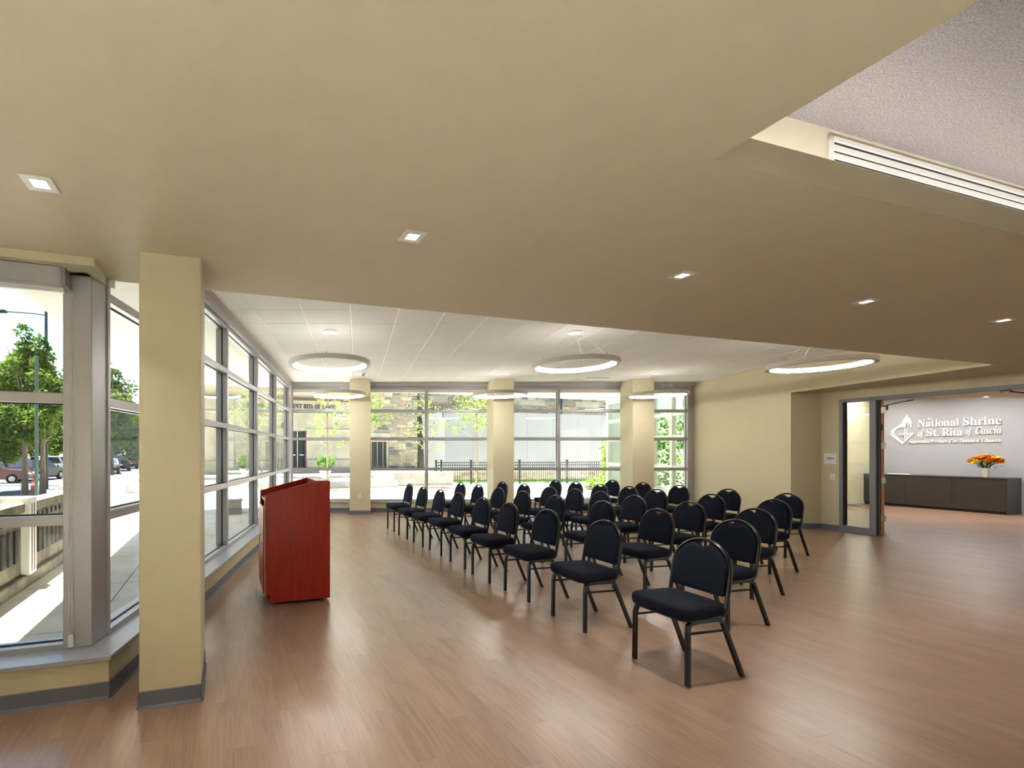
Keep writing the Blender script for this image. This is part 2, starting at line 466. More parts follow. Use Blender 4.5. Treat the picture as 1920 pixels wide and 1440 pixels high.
# ---- low wall under the left glazing and the bay
w = MB().prism([C0, (XL, 11.69), (-1.86, 11.69), (-1.86, 3.05), (-1.80, 2.95)], 0, SILL - 0.03).build('wall_left', 'wall')
struct(w, 'low khaki wall under the long left window row', 'wall')
b = MB(); base_strip(b, [(XL, 11.69), C0]); struct(b.build('baseboard_left', 'base'), 'grey vinyl baseboard below the left windows', 'baseboard')
w = MB().prism([C0, bay(8.0, 0.17), bay(8.0, -0.12), (-1.80, 2.95)], 0, SILL - 0.03).build('wall_bay', 'wall')
struct(w, 'low khaki wall under the bay window beside the near column', 'wall')
b = MB(); base_strip(b, [C0, bay(8.0, 0.17)]); struct(b.build('baseboard_bay', 'base'), 'grey vinyl baseboard below the bay window', 'baseboard')

# ---- far wall below the sill
w = MB().box(-1.86, 8.75, 11.69, 11.95, 0, SILL - 0.03).build('wall_back', 'wall'); struct(w, 'low khaki wall under the far window row', 'wall')
b = MB(); base_strip(b, [(8.75, 11.69), (XL, 11.69)]); struct(b.build('baseboard_back', 'base'), 'grey vinyl baseboard along the far window wall', 'baseboard')
# ---- right wall with the wide opening towards the lobby doors
w = MB().box(8.75, 9.0, 9.15, 11.97, 0, H_ACT).box(9.0, 9.56, 9.15, 9.40, 0, H_ACT).box(8.75, 9.0, 6.26, 9.15, H_LOW, H_ACT)
struct(w.build('wall_right', 'wall'), 'khaki wall right of the chairs with the opening to the lobby doors', 'wall')
b = MB(); base_strip(b, [(9.365, 9.15), (8.75, 9.15), (8.75, 11.69)]); struct(b.build('baseboard_right', 'base'), 'grey vinyl baseboard of the right khaki wall', 'baseboard')
w = MB().box(-9.5, 12.5, -4.2, -4.0, 0, H_ACT).box(-9.6, -9.4, -4.2, 0.4, 0, H_ACT)
struct(w.build('wall_front', 'wall'), 'khaki wall behind the viewer', 'wall')
# ---- wall holding the lobby doors (runs with the turned grid)
PD = (9.365, 9.15)
def dw(t, q=0.0): return (PD[0] + ST * t + CT * q, PD[1] - CT * t + ST * q)
def dwbox(mb, t0, t1, q0, q1, z0, z1): return mb.prism([dw(t0, q0), dw(t1, q0), dw(t1, q1), dw(t0, q1)], z0, z1)
w = MB(); dwbox(w, -0.2, 0.28, 0, 0.14, 0, H_ACT); dwbox(w, 0.28, 2.9, 0, 0.14, 2.572, H_ACT); dwbox(w, 2.9, 9.0, 0, 0.14, 0, H_ACT)
struct(w.build('wall_entry', 'wall'), 'khaki wall around the lobby doors', 'wall')
b = MB(); base_strip(b, [dw(0.28), dw(0)]); base_strip(b, [dw(9), dw(2.9)])
struct(b.build('baseboard_entry', 'base'), 'grey vinyl baseboard of the lobby door wall', 'baseboard')

# ---- low taupe ceiling with the diffuser recess
VE = to_uv(-1.75, 3.172)[1]
RU, RV = to_uv(1.466, 1.866)
ZC0, ZC1 = H_LOW, H_LOW + 0.131
c = MB()
big = [(-9.3, -4), (14, -4), (14, 14), (-9.3, 14)]
hp_soffit = (ST, -CT, -VE)
polyA = clip(big, [hp_soffit, (1, 0, -1.745), (-CT, -ST, -RU)])
polyB = clip(big, [(-1, 0, 1.745), (NB[0], NB[1], nb - 0.08), (-CT, -ST, -RU), hp_soffit])
polyC = clip(big, [hp_soffit, (CT, ST, RU), (-ST, CT, RV), (-1, 0, -11.2)])
polyD = clip(big, [(CT, ST, RU + 5.6), (ST, -CT, -RV), (-1, 0, -11.2)])
polyE = clip(big, [(CT, ST, RU), (-CT, -ST, -RU - 5.6), (ST, -CT, 1.7), (-1, 0, -12.5)])
polyF = clip([(9.0, 4.8), (9.0, 9.15), (9.5, 9.15), (11.4, 4.8)], [(-ST, CT, VE), (-CT, -ST, -(9.365 * CT + 9.15 * ST) - 0.05)])
for p in (polyA, polyB, polyC, polyD, polyE, polyF):
    if p: c.prism(p, ZC0, ZC1)
struct(c.build('ceiling', 'ceil'), 'low smooth taupe ceiling with recessed downlights', 'ceiling')
# fascia closing the step up to the tiled ceiling
fa = [uv(to_uv(-1.75, 3.172)[0], VE), uv(to_uv(8.75, 6.206)[0], VE)]
f = MB().prism([fa[0], fa[1], (fa[1][0] + ST * .06, fa[1][1] - CT * .06), (fa[0][0] + ST * .06, fa[0][1] - CT * .06)], ZC1, H_ACT - 0.01)
struct(f.build('trim_1', 'ceil'), 'taupe step between the low ceiling and the tiled ceiling', 'trim')
# drop over the bay window
bh = MB().prism([bay(-0.057, 0.19), bay(8.0, 0.19), bay(8.0, -0.12), bay(0.05, -0.12), (-1.745, 3.155)], 2.69, H_LOW + 0.001)
struct(bh.build('trim_2', 'wall'), 'khaki drop at the ceiling above the bay window', 'trim')

# ---- recess with felt ceiling, cream side and slot diffuser
sb = 0.32
def rc(u, v): return uv(RU + u, RV + v)
r_ = MB().prism([rc(-0.5, sb), rc(7, sb), rc(7, sb + .05), rc(-0.5, sb + .05)], ZC1, H_ACT)
r_.prism([rc(-.5, sb), rc(-.45, sb), rc(-.45, -4), rc(-.5, -4)], ZC1, H_ACT).prism([rc(6.4, sb), rc(6.45, sb), rc(6.45, -4), rc(6.4, -4)], ZC1, H_ACT)
struct(r_.build('wall_recess', 'offwhite'), 'cream side of the ceiling recess behind the slot diffuser', 'wall')
r_ = MB().prism([rc(-.5, sb + .05), rc(7, sb + .05), rc(7, -4), rc(-.5, -4)], H_ACT, H_ACT + 0.04)
struct(r_.build('ceiling_recess', 'felt'), 'grey felt covered ceiling inside the recess', 'ceiling')
# slot diffuser
ux0 = 2.637 * CT + 2.537 * ST - RU
dif = empty('slot_diffuser', *rc(ux0, sb), 0, TH)
tag(dif, 'long white linear slot diffuser in the ceiling recess', 'air diffuser')
zt = 1.54 + 1.772
MB().box(0, 5.2, -0.012, 0, zt - 0.026, zt).box(0, 5.2, -0.012, 0, zt - 0.205, zt - 0.18).box(0, 0.03, -0.012, 0, zt - 0.2, zt).build('frame', 'white', dif)
for k in range(3):
    zz = zt - 0.042 - k * 0.046
    MB().box(0.03, 5.2, -0.010, 0, zz - 0.034, zz - 0.004).build('blade', 'white', dif)
MB().box(0.02, 5.2, -0.003, 0.0, zt - 0.2, zt - 0.01).build('plenum', 'gasket', dif)

cv = empty('cove_light', *rc(0.0, 0.12), ZC1, TH); tag(cv, 'hidden cove light strip on the ledge of the ceiling recess', 'cove light')
MB().box(-0.3, 6.2, -0.02, 0.02, 0.0, 0.02).build('channel', 'white', cv)
MB().box(-0.3, 6.2, -0.015, 0.015, 0.02, 0.024).build('strip', 'cove', cv)
# ---- tiled ceiling
TX0, TZ0, TP = -0.70, 6.35, 0.6096
act = MB().prism(clip([(-1.645, 2.5), (8.75, 2.5), (8.75, 11.76), (-1.645, 11.76)], [(-ST, CT, VE - 0.3)]), H_ACT, H_ACT + 0.03).build('ceiling_upper', 'tee')
struct(act, 'white suspended tile ceiling over the chairs', 'ceiling')
def tile_mesh(w, d):
    b = 0.004
    v = [(-w / 2, -d / 2, 0.006), (w / 2, -d / 2, 0.006), (w / 2, d / 2, 0.006), (-w / 2, d / 2, 0.006)]
    v += [(x, y, 0.0) for x, y, _ in v] + [(x - b * (1 if x > 0 else -1), y - b * (1 if y > 0 else -1), -0.004) for x, y, _ in v]
    f = [(8, 11, 10, 9)]
    for k in (0, 1): f += [(k * 4 + i, (k + 1) * 4 + i, (k + 1) * 4 + (i + 1) % 4, k * 4 + (i + 1) % 4) for i in range(4)]
    return MB().add(v, f).mesh('ceiling_tile', 'tile')
tmesh = {}
for i in range(-2, 17):
    for j in range(-6, 10):
        x0, x1 = TX0 + i * TP, TX0 + (i + 1) * TP; y0, y1 = TZ0 + j * TP, TZ0 + (j + 1) * TP
        x0, x1, y1 = max(x0, -1.645), min(x1, 8.75), min(y1, 11.76)
        if x1 - x0 < 0.05 or y1 - y0 < 0.05: continue
        if -x0 * ST + y1 * CT < VE + 0.05: continue
        k = (round(x1 - x0, 3), round(y1 - y0, 3))
        if k not in tmesh: tmesh[k] = tile_mesh(k[0] - 0.016, k[1] - 0.007)
        o = link('ceiling_tile', tmesh[k], act); o.location = ((x0 + x1) / 2, (y0 + y1) / 2, H_ACT - 0.004)

# ---- roof with the canopy outside
RA = (-6.0, 12.28)
def onv(p, d): return (p[0] - ST * d, p[1] + CT * d)
def onu(p, d): return (p[0] + CT * d, p[1] + ST * d)
rpoly = clip([RA, onu(RA, 27), (20, -7), onv(RA, -20)], [(0, 1, -4.3)])
rpoly = rpoly + []
rf = MB().prism(clip(rpoly, [(-1, 0, -9.06)]), 3.45, 3.8).prism(clip(rpoly, [(1, 0, 9.06), (ST, -CT, 9.365 * ST - 9.15 * CT - 2.8)]), 3.47, 3.8).build('roof', 'canopy')
struct(rf, 'pale flat roof whose canopy overhangs the pavement', 'roof')

# ---- columns
def column(poly, h, label, n=1):
    o = MB().prism(poly, 0, h).build('column', 'wall', bevel=0.004, seg=1)
    struct(o, label, 'column')
    b = MB(); a = sum(poly[i][0] * poly[(i + 1) % 4][1] - poly[(i + 1) % 4][0] * poly[i][1] for i in range(4))
    pp = poly[::-1] if a > 0 else poly
    base_strip(b, pp + [pp[0]]); b.build('baseboard', 'base', o)
    return o
A_ = (-1.308, 2.715); B_ = onu(A_, 0.352); C_ = onv(B_, 0.505); D_ = onv(A_, 0.505)
column([A_, B_, C_, D_], H_LOW + 0.05, 'near khaki column standing beside the bay window')
for x0, x1, lb in ((-0.19, 0.329, 'far khaki column behind the lectern, with a wall socket'), (3.357, 3.87, 'far khaki column in the middle of the far window row'), (6.80, 7.33, 'far khaki column closest to the right khaki wall')):
    column([(x0, 11.19), (x1, 11.19), (x1, 11.74), (x0, 11.74)], H_ACT, lb)

# ================================================================== WINDOWS
TR = [(1.068, 1.132), (1.858, 1.922), (2.588, 2.652)]      # horizontal members
HEAD = 3.178
def window(name, label): return struct(empty(name), label, 'window')
def panes(win, xs, T, zs, yg, bead=True):
    """xs: list of (x0,x1) openings along the local x axis, zs list of (z0,z1)"""
    for x0, x1 in xs:
        for z0, z1 in zs:
            MB().box(x0 - .004, x1 + .004, yg, yg + 0.012, z0 - .004, z1 + .004, T).build('pane', 'glass', win)
            if bead:
                g = MB(); k = 0.008
                g.box(x0, x0 + k, yg - .012, yg, z0, z1, T).box(x1 - k, x1, yg - .012, yg, z0, z1, T)
                g.box(x0, x1, yg - .012, yg, z0, z0 + k, T).box(x0, x1, yg - .012, yg, z1 - k, z1, T)
                g.build('gasket', 'gasket', win)
def glazing(win, T, verts, x0, x1, zb, zh, depth=0.15, front=0.0):
    """curtain wall: local x along the wall, local y outwards, front face of the mullions at y=front"""
    zs = [SILL + zb] + [q for t in TR for q in t] + [zh]
    zs = [(zs[i], zs[i + 1]) for i in range(0, len(zs), 2)]
    for a, b in verts: MB().box(a, b, front, front + depth, SILL, zh + 0.075, T).build('mullion', 'alu', win, bevel=0.003, seg=1)
    vs = sorted(verts); opens = []
    for (a, b), (c2, d) in zip(vs[:-1], vs[1:]): opens.append((b, c2))
    for a, b in opens:
        for z0, z1 in TR: MB().box(a, b, front + 0.004, front + depth - 0.004, z0, z1, T).build('transom', 'alu', win, bevel=0.003, seg=1)
        MB().box(a, b, front + 0.004, front + depth - 0.004, SILL, SILL + zb, T).build('bottom_rail', 'alu', win)
        MB().box(a, b, front + 0.004, front + depth - 0.004, zh, zh + 0.075, T).build('head_rail', 'alu', win)
    panes(win, opens, T, zs, front + 0.075)

# long left glazing: local x runs along world y, local y runs to world -x
TL = Matrix(((0, -1, 0, -1.727), (1, 0, 0, 0), (0, 0, 1, 0), (0, 0, 0, 1)))
win = window('window_1', 'long left window row of aluminium frames')
glazing(win, TL, [(3.143, 3.175), (4.20, 4.265), (6.015, 6.08), (7.835, 7.90), (9.645, 9.71), (11.54, 11.62)], 3.14, 11.6, 0.035, HEAD)
MB().prism([(XL + 0.02, 2.832 + 0.0), (XL + 0.02, 11.68), (-1.90, 11.68), (-1.90, 3.0), (-1.738, 2.967)], SILL - 0.03, SILL).build('sill', 'sill', win, bevel=0.003, seg=1)
# corner post and bay window
win = window('window_2', 'bay window with a roller shade box, left of the near column')
MB().prism([P0, bay(0.165, 0), bay(0.165, -0.13), (-1.90, 3.143), (-1.738, 3.143)], SILL, 2.69).build('corner_post', 'alu', win, bevel=0.003, seg=1)
TB = Matrix(((EB[0], -NB[0], 0, P0[0]), (EB[1], -NB[1], 0, P0[1]), (0, 0, 1, 0), (0, 0, 0, 1)))
zsb = [(SILL + 0.035, TR[0][0]), (TR[0][1], TR[1][0]), (TR[1][1], 2.62)]
for z0, z1 in TR[:2]: MB().box(0.165, 8.0, 0.004, 0.13, z0, z1, TB).build('transom', 'alu', win, bevel=0.003, seg=1)
MB().box(0.165, 8.0, 0.004, 0.13, SILL, SILL + 0.035, TB).build('bottom_rail', 'alu', win)
MB().box(0.165, 8.0, 0.004, 0.13, 2.62, 2.69, TB).build('head_rail', 'alu', win)
for a in (2.6, 5.2): MB().box(a, a + 0.065, 0.0, 0.13, SILL, 2.69, TB).build('mullion', 'alu', win, bevel=0.003, seg=1)
panes(win, [(0.165, 2.6), (2.665, 5.2), (5.265, 7.9)], TB, zsb, 0.075)
MB().prism([(XL + 0.02, 2.832), bay(8.0, 0.19), bay(8.0, -0.13), (-1.90, 3.0), P0], SILL - 0.03, SILL).build('sill', 'sill', win, bevel=0.003, seg=1)
# roof-side closure above the bay glass
# far window row
TF = Matrix.Translation((0, 11.80, 0))
far = [('window_3', 'far window behind the lectern', [(-1.745, -1.69), (0.04, 0.10)]),
       ('window_4', 'far window between the lectern column and the middle column', [(0.10, 0.13), (1.778, 1.843), (3.58, 3.61)]),
       ('window_5', 'far window between the middle column and the last column', [(3.61, 3.64), (5.22, 5.285), (7.04, 7.07)]),
       ('window_6', 'narrow far window beside the right khaki wall', [(7.07, 7.10), (8.60, 8.75)])]
for nm, lb, vs in far:
    win = window(nm, lb)
    glazing(win, TF, vs, vs[0][0], vs[-1][1], 0.035, HEAD)
    MB().box(vs[0][0], vs[-1][1], 11.655, 11.82, SILL - 0.03, SILL).build('sill', 'sill', win, bevel=0.003, seg=1)
# shade pockets along the heads
t = MB().box(-1.90, 8.75, 11.70, 11.95, 3.25, H_ACT)
struct(t.build('trim_3', 'alu'), 'grey shade pocket over the far windows', 'trim')
t = MB().box(-1.90, -1.70, 3.16, 11.70, 3.235, H_ACT - 0.005).box(-1.71, -1.685, 3.16, 11.70, 3.225, 3.24)
struct(t.build('trim_4', 'alu'), 'grey shade pocket over the left windows', 'trim')
t = MB().box(-1.705, -1.64, 3.16, 11.70, H_ACT - 0.012, H_ACT + 0.02)
struct(t.build('trim_5', 'offwhite'), 'pale edge strip between tiled ceiling and left shade pocket', 'trim')
t = MB().box(-1.90, 8.75, 11.83, 11.95, 3.1, 3.45).box(-1.90, -1.80, 2.9, 11.95, 3.25, 3.46).prism([bay(0, -.13), bay(8, -.13), bay(8, -.2), bay(-.1, -.2)], 2.69, 3.46).box(-1.90, -1.74, 2.9, 3.16, 2.69, 3.46)
struct(t.build('trim_6', 'canopy'), 'pale wall strip closing above the window heads', 'trim')

# ---- roller shade of the bay
rs = empty('roller_shade', *bay(0.13, 0.04), 2.58, 0)
tag(rs, 'grey roller shade box with bead chain over the bay window', 'roller shade')
Ri = Matrix.Translation((-rs.location[0], -rs.location[1], -rs.location[2])) @ TB
MB().box(0.135, 8.0, -0.135, -0.02, 2.575, 2.688, Ri).build('headbox', 'alu', rs, bevel=0.004, seg=1)
MB().box(0.118, 0.135, -0.125, -0.01, 2.58, 2.688, Ri).build('end_bracket', 'steel', rs)
MB().box(0.14, 8.0, -0.08, -0.05, 2.545, 2.575, Ri).build('hem_bar', 'white', rs)
ch = MB()
for s_ in (0.105, 0.122):
    for k in range(0, 172):
        z = 2.58 - k * 0.0132
        ch.lathe([(0.0, -.0045), (0.0042, 0), (0.0, .0045)], 5, Ri @ Matrix.Translation((s_, -0.03, z)), cap=False)
ch.build('bead_chain', 'white', rs)
MB().box(0.098, 0.129, -0.036, -0.004, 0.29, 0.37, Ri).build('chain_tensioner', 'plastic', rs, bevel=0.006)

# ================================================================== LAMPS
def ring_lamp():
    t = empty('ring_pendant')
    R, W, h = 0.60, 0.055, 0.068; n = 72
    def ringp(r, z): return [(r * cos(2 * pi * i / n), r * sin(2 * pi * i / n), z) for i in range(n)]
    MB().loops([ringp(R, 0), ringp(R, h), ringp(R - W - 0.046, h), ringp(R - W - 0.045, h - 0.003), ringp(R - W + 0.003, 0.005), ringp(R - W + 0.002, 0)], close=True).build('ring_body', 'ring', t, smooth=True)
    MB().loops([ringp(R - W - 0.001, 0.006), ringp(R - W - 0.042, h - 0.004)], cap=False).build('diffuser', 'glow', t, smooth=True)
    zc = H_ACT - 2.816 - 0.004
    MB().lathe([(0.10, zc), (0.10, zc - 0.03), (0.085, zc - 0.036), (0, zc - 0.036)], 28).build('ceiling_canopy', 'white', t, smooth=True)
    for k in range(3):
        a = 2 * pi * k / 3 + 0.5
        MB().tube([((R - .03) * cos(a), (R - .03) * sin(a), h), (0.07 * cos(a), 0.07 * sin(a), zc - 0.03)], 0.0014, 5).build('cable', 'white', t)
        MB().lathe([(0.006, 0), (0.006, 0.02), (0.002, 0.03)], 8, Matrix.Translation(((R - .03) * cos(a), (R - .03) * sin(a), h))).build('cable_grip', 'steel', t)
    return t
rings = [(-0.41, 6.73, 'large white ring pendant above the front row near the lectern'), (3.25, 6.78, 'large white ring pendant over the middle chairs, in the nearer pendant row'),
         (6.90, 6.78, 'large white ring pendant closest to the lobby doors'), (-0.40, 10.28, 'ring pendant hanging before the far column behind the lectern'),
         (3.22, 10.28, 'ring pendant hanging before the middle far column'), (6.80, 10.28, 'ring pendant hanging before the far column next to the right wall')]
rl = ring_lamp()
for k, (x, y, lb) in enumerate(rings):
    o = rl if k == 0 else copy_tree(rl)
    o.location = (x, y, 2.816); o.rotation_euler = (0, 0, 0.35 * k)
    tag(o, lb, 'pendant lamp', 'ring pendants')

def downlight():
    t = empty('recessed_downlight')
    s, q = 0.063, 0.032
    MB().loops([[(-s, -s, 0.004), (s, -s, 0.004), (s, s, 0.004), (-s, s, 0.004)], [(-s, -s, -0.006), (s, -s, -0.006), (s, s, -0.006), (-s, s, -0.006)],
                [(-q, -q, -0.006), (q, -q, -0.006), (q, q, -0.006), (-q, q, -0.006)], [(-q, -q, 0.004), (q, -q, 0.004), (q, q, 0.004), (-q, q, 0.004)]], close=True).build('trim_plate', 'white', t)
    MB().box(-q, q, -q, q, -0.0035, -0.002).build('lens', 'lens', t)
    return t
dl = downlight()
dspots = [(-1.418, 2.025, 'square downlight above the bay window'), (0.306, 2.523, 'square downlight between the bay window and the tiled ceiling'),
          (2.205, 3.078, 'square downlight below the ceiling recess corner'), (4.055, 3.613, 'square downlight, second from the lobby doors in the row'), (5.878, 4.123, 'square downlight closest to the lobby doors')]
hidden = [uv(u_, -1.5) for u_ in (-4.2, -2.0, 0.2)]  # unseen lamps added behind the viewer to brighten the ceiling by floor bounce
for k, (x, y, lb) in enumerate(dspots + [(x, y, None) for x, y in hidden]):
    o = dl if k == 0 else copy_tree(dl)
    o.location = (x, y, H_LOW); o.rotation_euler = (0, 0, TH)
    tag(o, lb or 'unseen fill lamp added behind the viewer to brighten the ceiling', 'downlight', 'square downlights')
    L = bpy.data.lights.new('downlight_lamp', 'AREA'); L.shape = 'SQUARE'; L.size = 0.06; L.energy = DOWN_W if lb else FILL_W; L.spread = radians(100) if lb else radians(75); L.color = (1.0, 0.97, 0.93) if lb else (0.92, 0.97, 1.0)
    lo = bpy.data.objects.new('downlight_lamp', L); COL.objects.link(lo); lo.parent = o; lo.location = (0, 0, -0.008)

# ================================================================== CHAIRS
def chair():
    t = empty('banquet_chair')
    lean = lambda z: 0.10 + (z - 0.52) * 0.18
    # seat cushion
    def seat_ring(ins, z):
        pts = []
        x0, x1, hw = -0.285 + ins, 0.125 - ins, 0.222 - ins
        n = 40
        for i in range(n):
            a = 2 * pi * i / n
            ca, sa = cos(a), sin(a)
            e = 0.30
            x = (abs(ca) ** e) * (1 if ca > 0 else -1); y = (abs(sa) ** e) * (1 if sa > 0 else -1)
            tx = (x + 1) / 2
            pts.append((x0 + (x1 - x0) * tx, y * hw * (1.0 - 0.06 * tx), z))
        return pts
    MB().loops([seat_ring(0.006, 0.428), seat_ring(0.0, 0.433), seat_ring(-0.005, 0.460), seat_ring(-0.004, 0.490), seat_ring(0.002, 0.502), seat_ring(0.014, 0.510), seat_ring(0.05, 0.516), seat_ring(0.12, 0.520), seat_ring(0.17, 0.521)]).build('seat', 'fabric', t, smooth=True)
    MB().loops([seat_ring(0.02, 0.414), seat_ring(0.008, 0.418), seat_ring(0.008, 0.428), seat_ring(0.02, 0.430)]).build('seat_base', 'black', t, smooth=True)
    # back cushion with the hand hole at the crown
    def outline(s, dz=0.0):
        hw, zc, zb = 0.191 - s, 0.704, 0.552 + s
        pts = [(-hw + 0.012, zb), (hw - 0.012, zb), (hw, zb + 0.012)]
        for i in range(25):
            a = pi * i / 24
            y, z = hw * cos(a), zc + hw * sin(a)
            if abs(y) < 0.066: z -= 0.040 * (0.5 + 0.5 * cos(pi * min(1, abs(y) / 0.066))) ** 0.7
            pts.append((y, z))
        return pts + [(-hw, zb + 0.012)]
    def lay(s, dx): return [(lean(z) + dx, y, z) for y, z in outline(s)]
    MB().loops([lay(0.03, -0.034), lay(0.010, -0.030), lay(0.0, -0.016), lay(0.0, 0.008), lay(0.006, 0.013)]).build('backrest', 'fabric', t, smooth=True)
    # bent tube around the back
    path = []
    for sgn in (-1,):
        path += [(-0.06, -0.200, 0.428), (0.03, -0.202, 0.428), (0.068, -0.204, 0.436), (0.088, -0.205, 0.462), (lean(0.52), -0.205, 0.52), (lean(0.62), -0.205, 0.62)]
    for i in range(17):
        a = pi * i / 16
        z = 0.705 + 0.202 * sin(a); path.append((lean(z), -0.205 * cos(a), z))
    path += [(x, -y, z) for x, y, z in path[:6]][::-1]
    MB().tube(path, 0.0125, 8, flat=1.35).build('back_frame', 'black', t, smooth=True)
    for y in (-0.2, 0.2):
        MB().tube([(-0.240, y * 1.03, 0.0), (-0.236, y * 1.02, 0.35), (-0.228, y, 0.388), (-0.206, y, 0.407), (-0.16, y, 0.413), (-0.05, y, 0.413)], 0.0175, 4, rot=pi / 4).build('leg', 'black', t)
        MB().tube([(0.242, y * 1.02, 0.0), (0.09, y, 0.345), (0.070, y, 0.388), (0.045, y, 0.407), (0.0, y, 0.413), (-0.05, y, 0.413)], 0.0175, 4, rot=pi / 4).build('leg', 'black', t)
        MB().tube([(-0.237, y, 0.338), (0.094, y, 0.334)], 0.009, 6).build('stretcher', 'black', t)
    return t
# crown position of every chair, row by row, from the near end to the window end
ROWS = [('front', [(2.52, 3.29), (2.29, 4.17), (2.10, 4.97), (1.90, 5.62), (1.76, 6.29), (1.59, 7.05), (1.41, 7.65), (1.22, 8.31), (1.06, 9.08)]),
        ('second', [(3.53, 4.21), (3.35, 5.03), (3.18, 5.84), (2.91, 6.61), (2.69, 7.32), (2.52, 8.03), (2.36, 8.79), (2.15, 9.36)]),
        ('third', [(4.46, 5.06), (4.25, 5.77), (4.06, 6.61), (3.91, 7.25), (3.74, 7.75), (3.52, 8.26), (3.36, 9.09), (3.14, 9.76)]),
        ('fourth', [(5.55, 6.02), (5.33, 6.80), (5.10, 7.70), (5.04, 8.38), (4.79, 8.91), (4.68, 9.68), (4.52, 10.30)]),
        ('back', [(6.59, 6.93), (6.37, 7.77), (6.15, 8.64), (5.99, 9.48), (5.81, 10.30)])]
ORD = ['first', 'second', 'third', 'fourth', 'fifth', 'sixth', 'seventh', 'eighth', 'ninth']
ch0 = chair(); first = True
for rname, spots in ROWS:
    for k, (x, y) in enumerate(spots):
        o = ch0 if first else copy_tree(ch0); first = False
        r = TH - 0.015 + rnd.uniform(-0.03, 0.03)
        o.location = (x - 0.17 * cos(r), y - 0.17 * sin(r), 0); o.rotation_euler = (0, 0, r)
        end = 'last chair, at the window end' if k == len(spots) - 1 else '%s chair from the near end' % ORD[k]
        tag(o, 'navy banquet chair, %s of the %s row' % (end, rname), 'chair', 'banquet chairs facing the lectern')

# ================================================================== LECTERN
lx, ly = -0.872, 4.54
lec = empty('lectern', lx, ly, 0, TH)
tag(lec, 'red cherry wood lectern with sloping top beside the left windows', 'lectern')
Dp, Wd, zb = 0.613, 0.63, 0.03
def side_panel(y0, y1):
    prof = [(0, zb), (Dp, zb), (Dp, 1.246), (Dp - 0.135, 1.246), (-0.052, 1.112), (-0.052, 0.10), (0, 0.10)]
    return MB().loops([[(x, y0, z) for x, z in prof], [(x, y1, z) for x, z in prof]])
side_panel(0, 0.022).build('side_panel', 'cherry', lec, bevel=0.002, seg=1)
side_panel(Wd - 0.022, Wd).build('side_panel', 'cherry', lec, bevel=0.002, seg=1)
MB().box(Dp - 0.022, Dp, 0.022, Wd - 0.022, zb, 1.246).build('front_panel', 'cherry', lec)
MB().box(Dp - 0.135, Dp - 0.022, 0.022, Wd - 0.022, 1.228, 1.243).build('top_ledge', 'lam', lec)
MB().loops([[(-0.04, y, 1.035), (Dp - 0.135, y, 1.155), (Dp - 0.135, y, 1.17), (-0.04, y, 1.05)] for y in (0.022, Wd - 0.022)]).build('reading_surface', 'cherry', lec)
MB().box(Dp - 0.137, Dp - 0.133, 0.022, Wd - 0.022, 1.16, 1.243).build('back_stop', 'cherry', lec)
MB().box(-0.056, -0.040, 0.0, 0.022, 0.10, 1.10).box(-0.056, -0.040, Wd - 0.022, Wd, 0.10, 1.10).build('edge_band', 'maple', lec)
door = MB().box(-0.068, -0.050, 0.024, Wd - 0.024, 0.12, 0.985).build('door', 'cherry', lec, bevel=0.002, seg=1)
MB().tube([(-0.07, 0.07, 0.62), (-0.10, 0.07, 0.63), (-0.105, 0.07, 0.66), (-0.10, 0.07, 0.71), (-0.07, 0.07, 0.72)], 0.006, 8).build('handle', 'steel', door, smooth=True)
MB().box(-0.03, Dp - 0.03, 0.03, Wd - 0.03, zb + 0.03, zb + 0.05).build('bottom_shelf', 'cherry', lec)
for x in (0.08, Dp - 0.08):
    for y in (0.09, Wd - 0.09):
        MB().lathe([(0, -.011), (0.020, -.011), (0.024, -.006), (0.024, .006), (0.020, .011), (0, .011)], 14, Matrix.Translation((x, y, 0.024)) @ Matrix.Rotation(pi / 2, 4, 'X')).box(x - .012, x + .012, y - .02, y + .02, 0.035, 0.062).build('caster', 'rubber', lec)

# ================================================================== SMALL WALL THINGS
def socket(name, T, label, cat, w=0.072, h=0.118):
    o = empty(name); o.matrix_world = T
    tag(o, label, cat)
    MB().box(-w / 2, w / 2, -h / 2, h / 2, 0, 0.006).build('cover_plate', 'plastic', o, bevel=0.002, seg=1)
    return o
o = socket('wall_socket', basis((0.05, 11.19, 0.475), (1, 0, 0), (0, 0, 1), (0, -1, 0)), 'white wall socket on the far column behind the lectern', 'socket')
for k in (-1, 1): MB().box(-0.016, 0.016, k * .028 - .017, k * .028 + .017, 0.006, 0.009).build('receptacle', 'lam', o)
o = socket('wall_socket', basis((3.357, 11.46, 0.475), (0, -1, 0), (0, 0, 1), (-1, 0, 0)), 'white wall socket on the side of the middle far column', 'socket')
for k in (-1, 1): MB().box(-0.016, 0.016, k * .028 - .017, k * .028 + .017, 0.006, 0.009).build('receptacle', 'lam', o)
dwp = dw(0.178)
o = socket('light_switch', basis((dwp[0], dwp[1], 1.056), D2, (0, 0, 1), -U), 'white light switch plate below the paper notice', 'light switch', 0.085, 0.125)
MB().box(-0.018, 0.018, -0.033, 0.033, 0.006, 0.010).build('rocker', 'plastic', o, bevel=0.001, seg=1)
MB().box(-0.006, 0.006, -0.028, -0.018, 0.010, 0.0105).build('indicator', 'ink', o)
dwp = dw(0.138)
o = empty('paper_notice'); o.matrix_world = basis((dwp[0], dwp[1], 1.413), D2, (0, 0, 1), -U)
tag(o, 'white paper notice taped beside the lobby door frame', 'notice')
MB().box(-0.097, 0.097, -0.106, 0.106, 0.0005, 0.0015).build('sheet', 'paper', o)
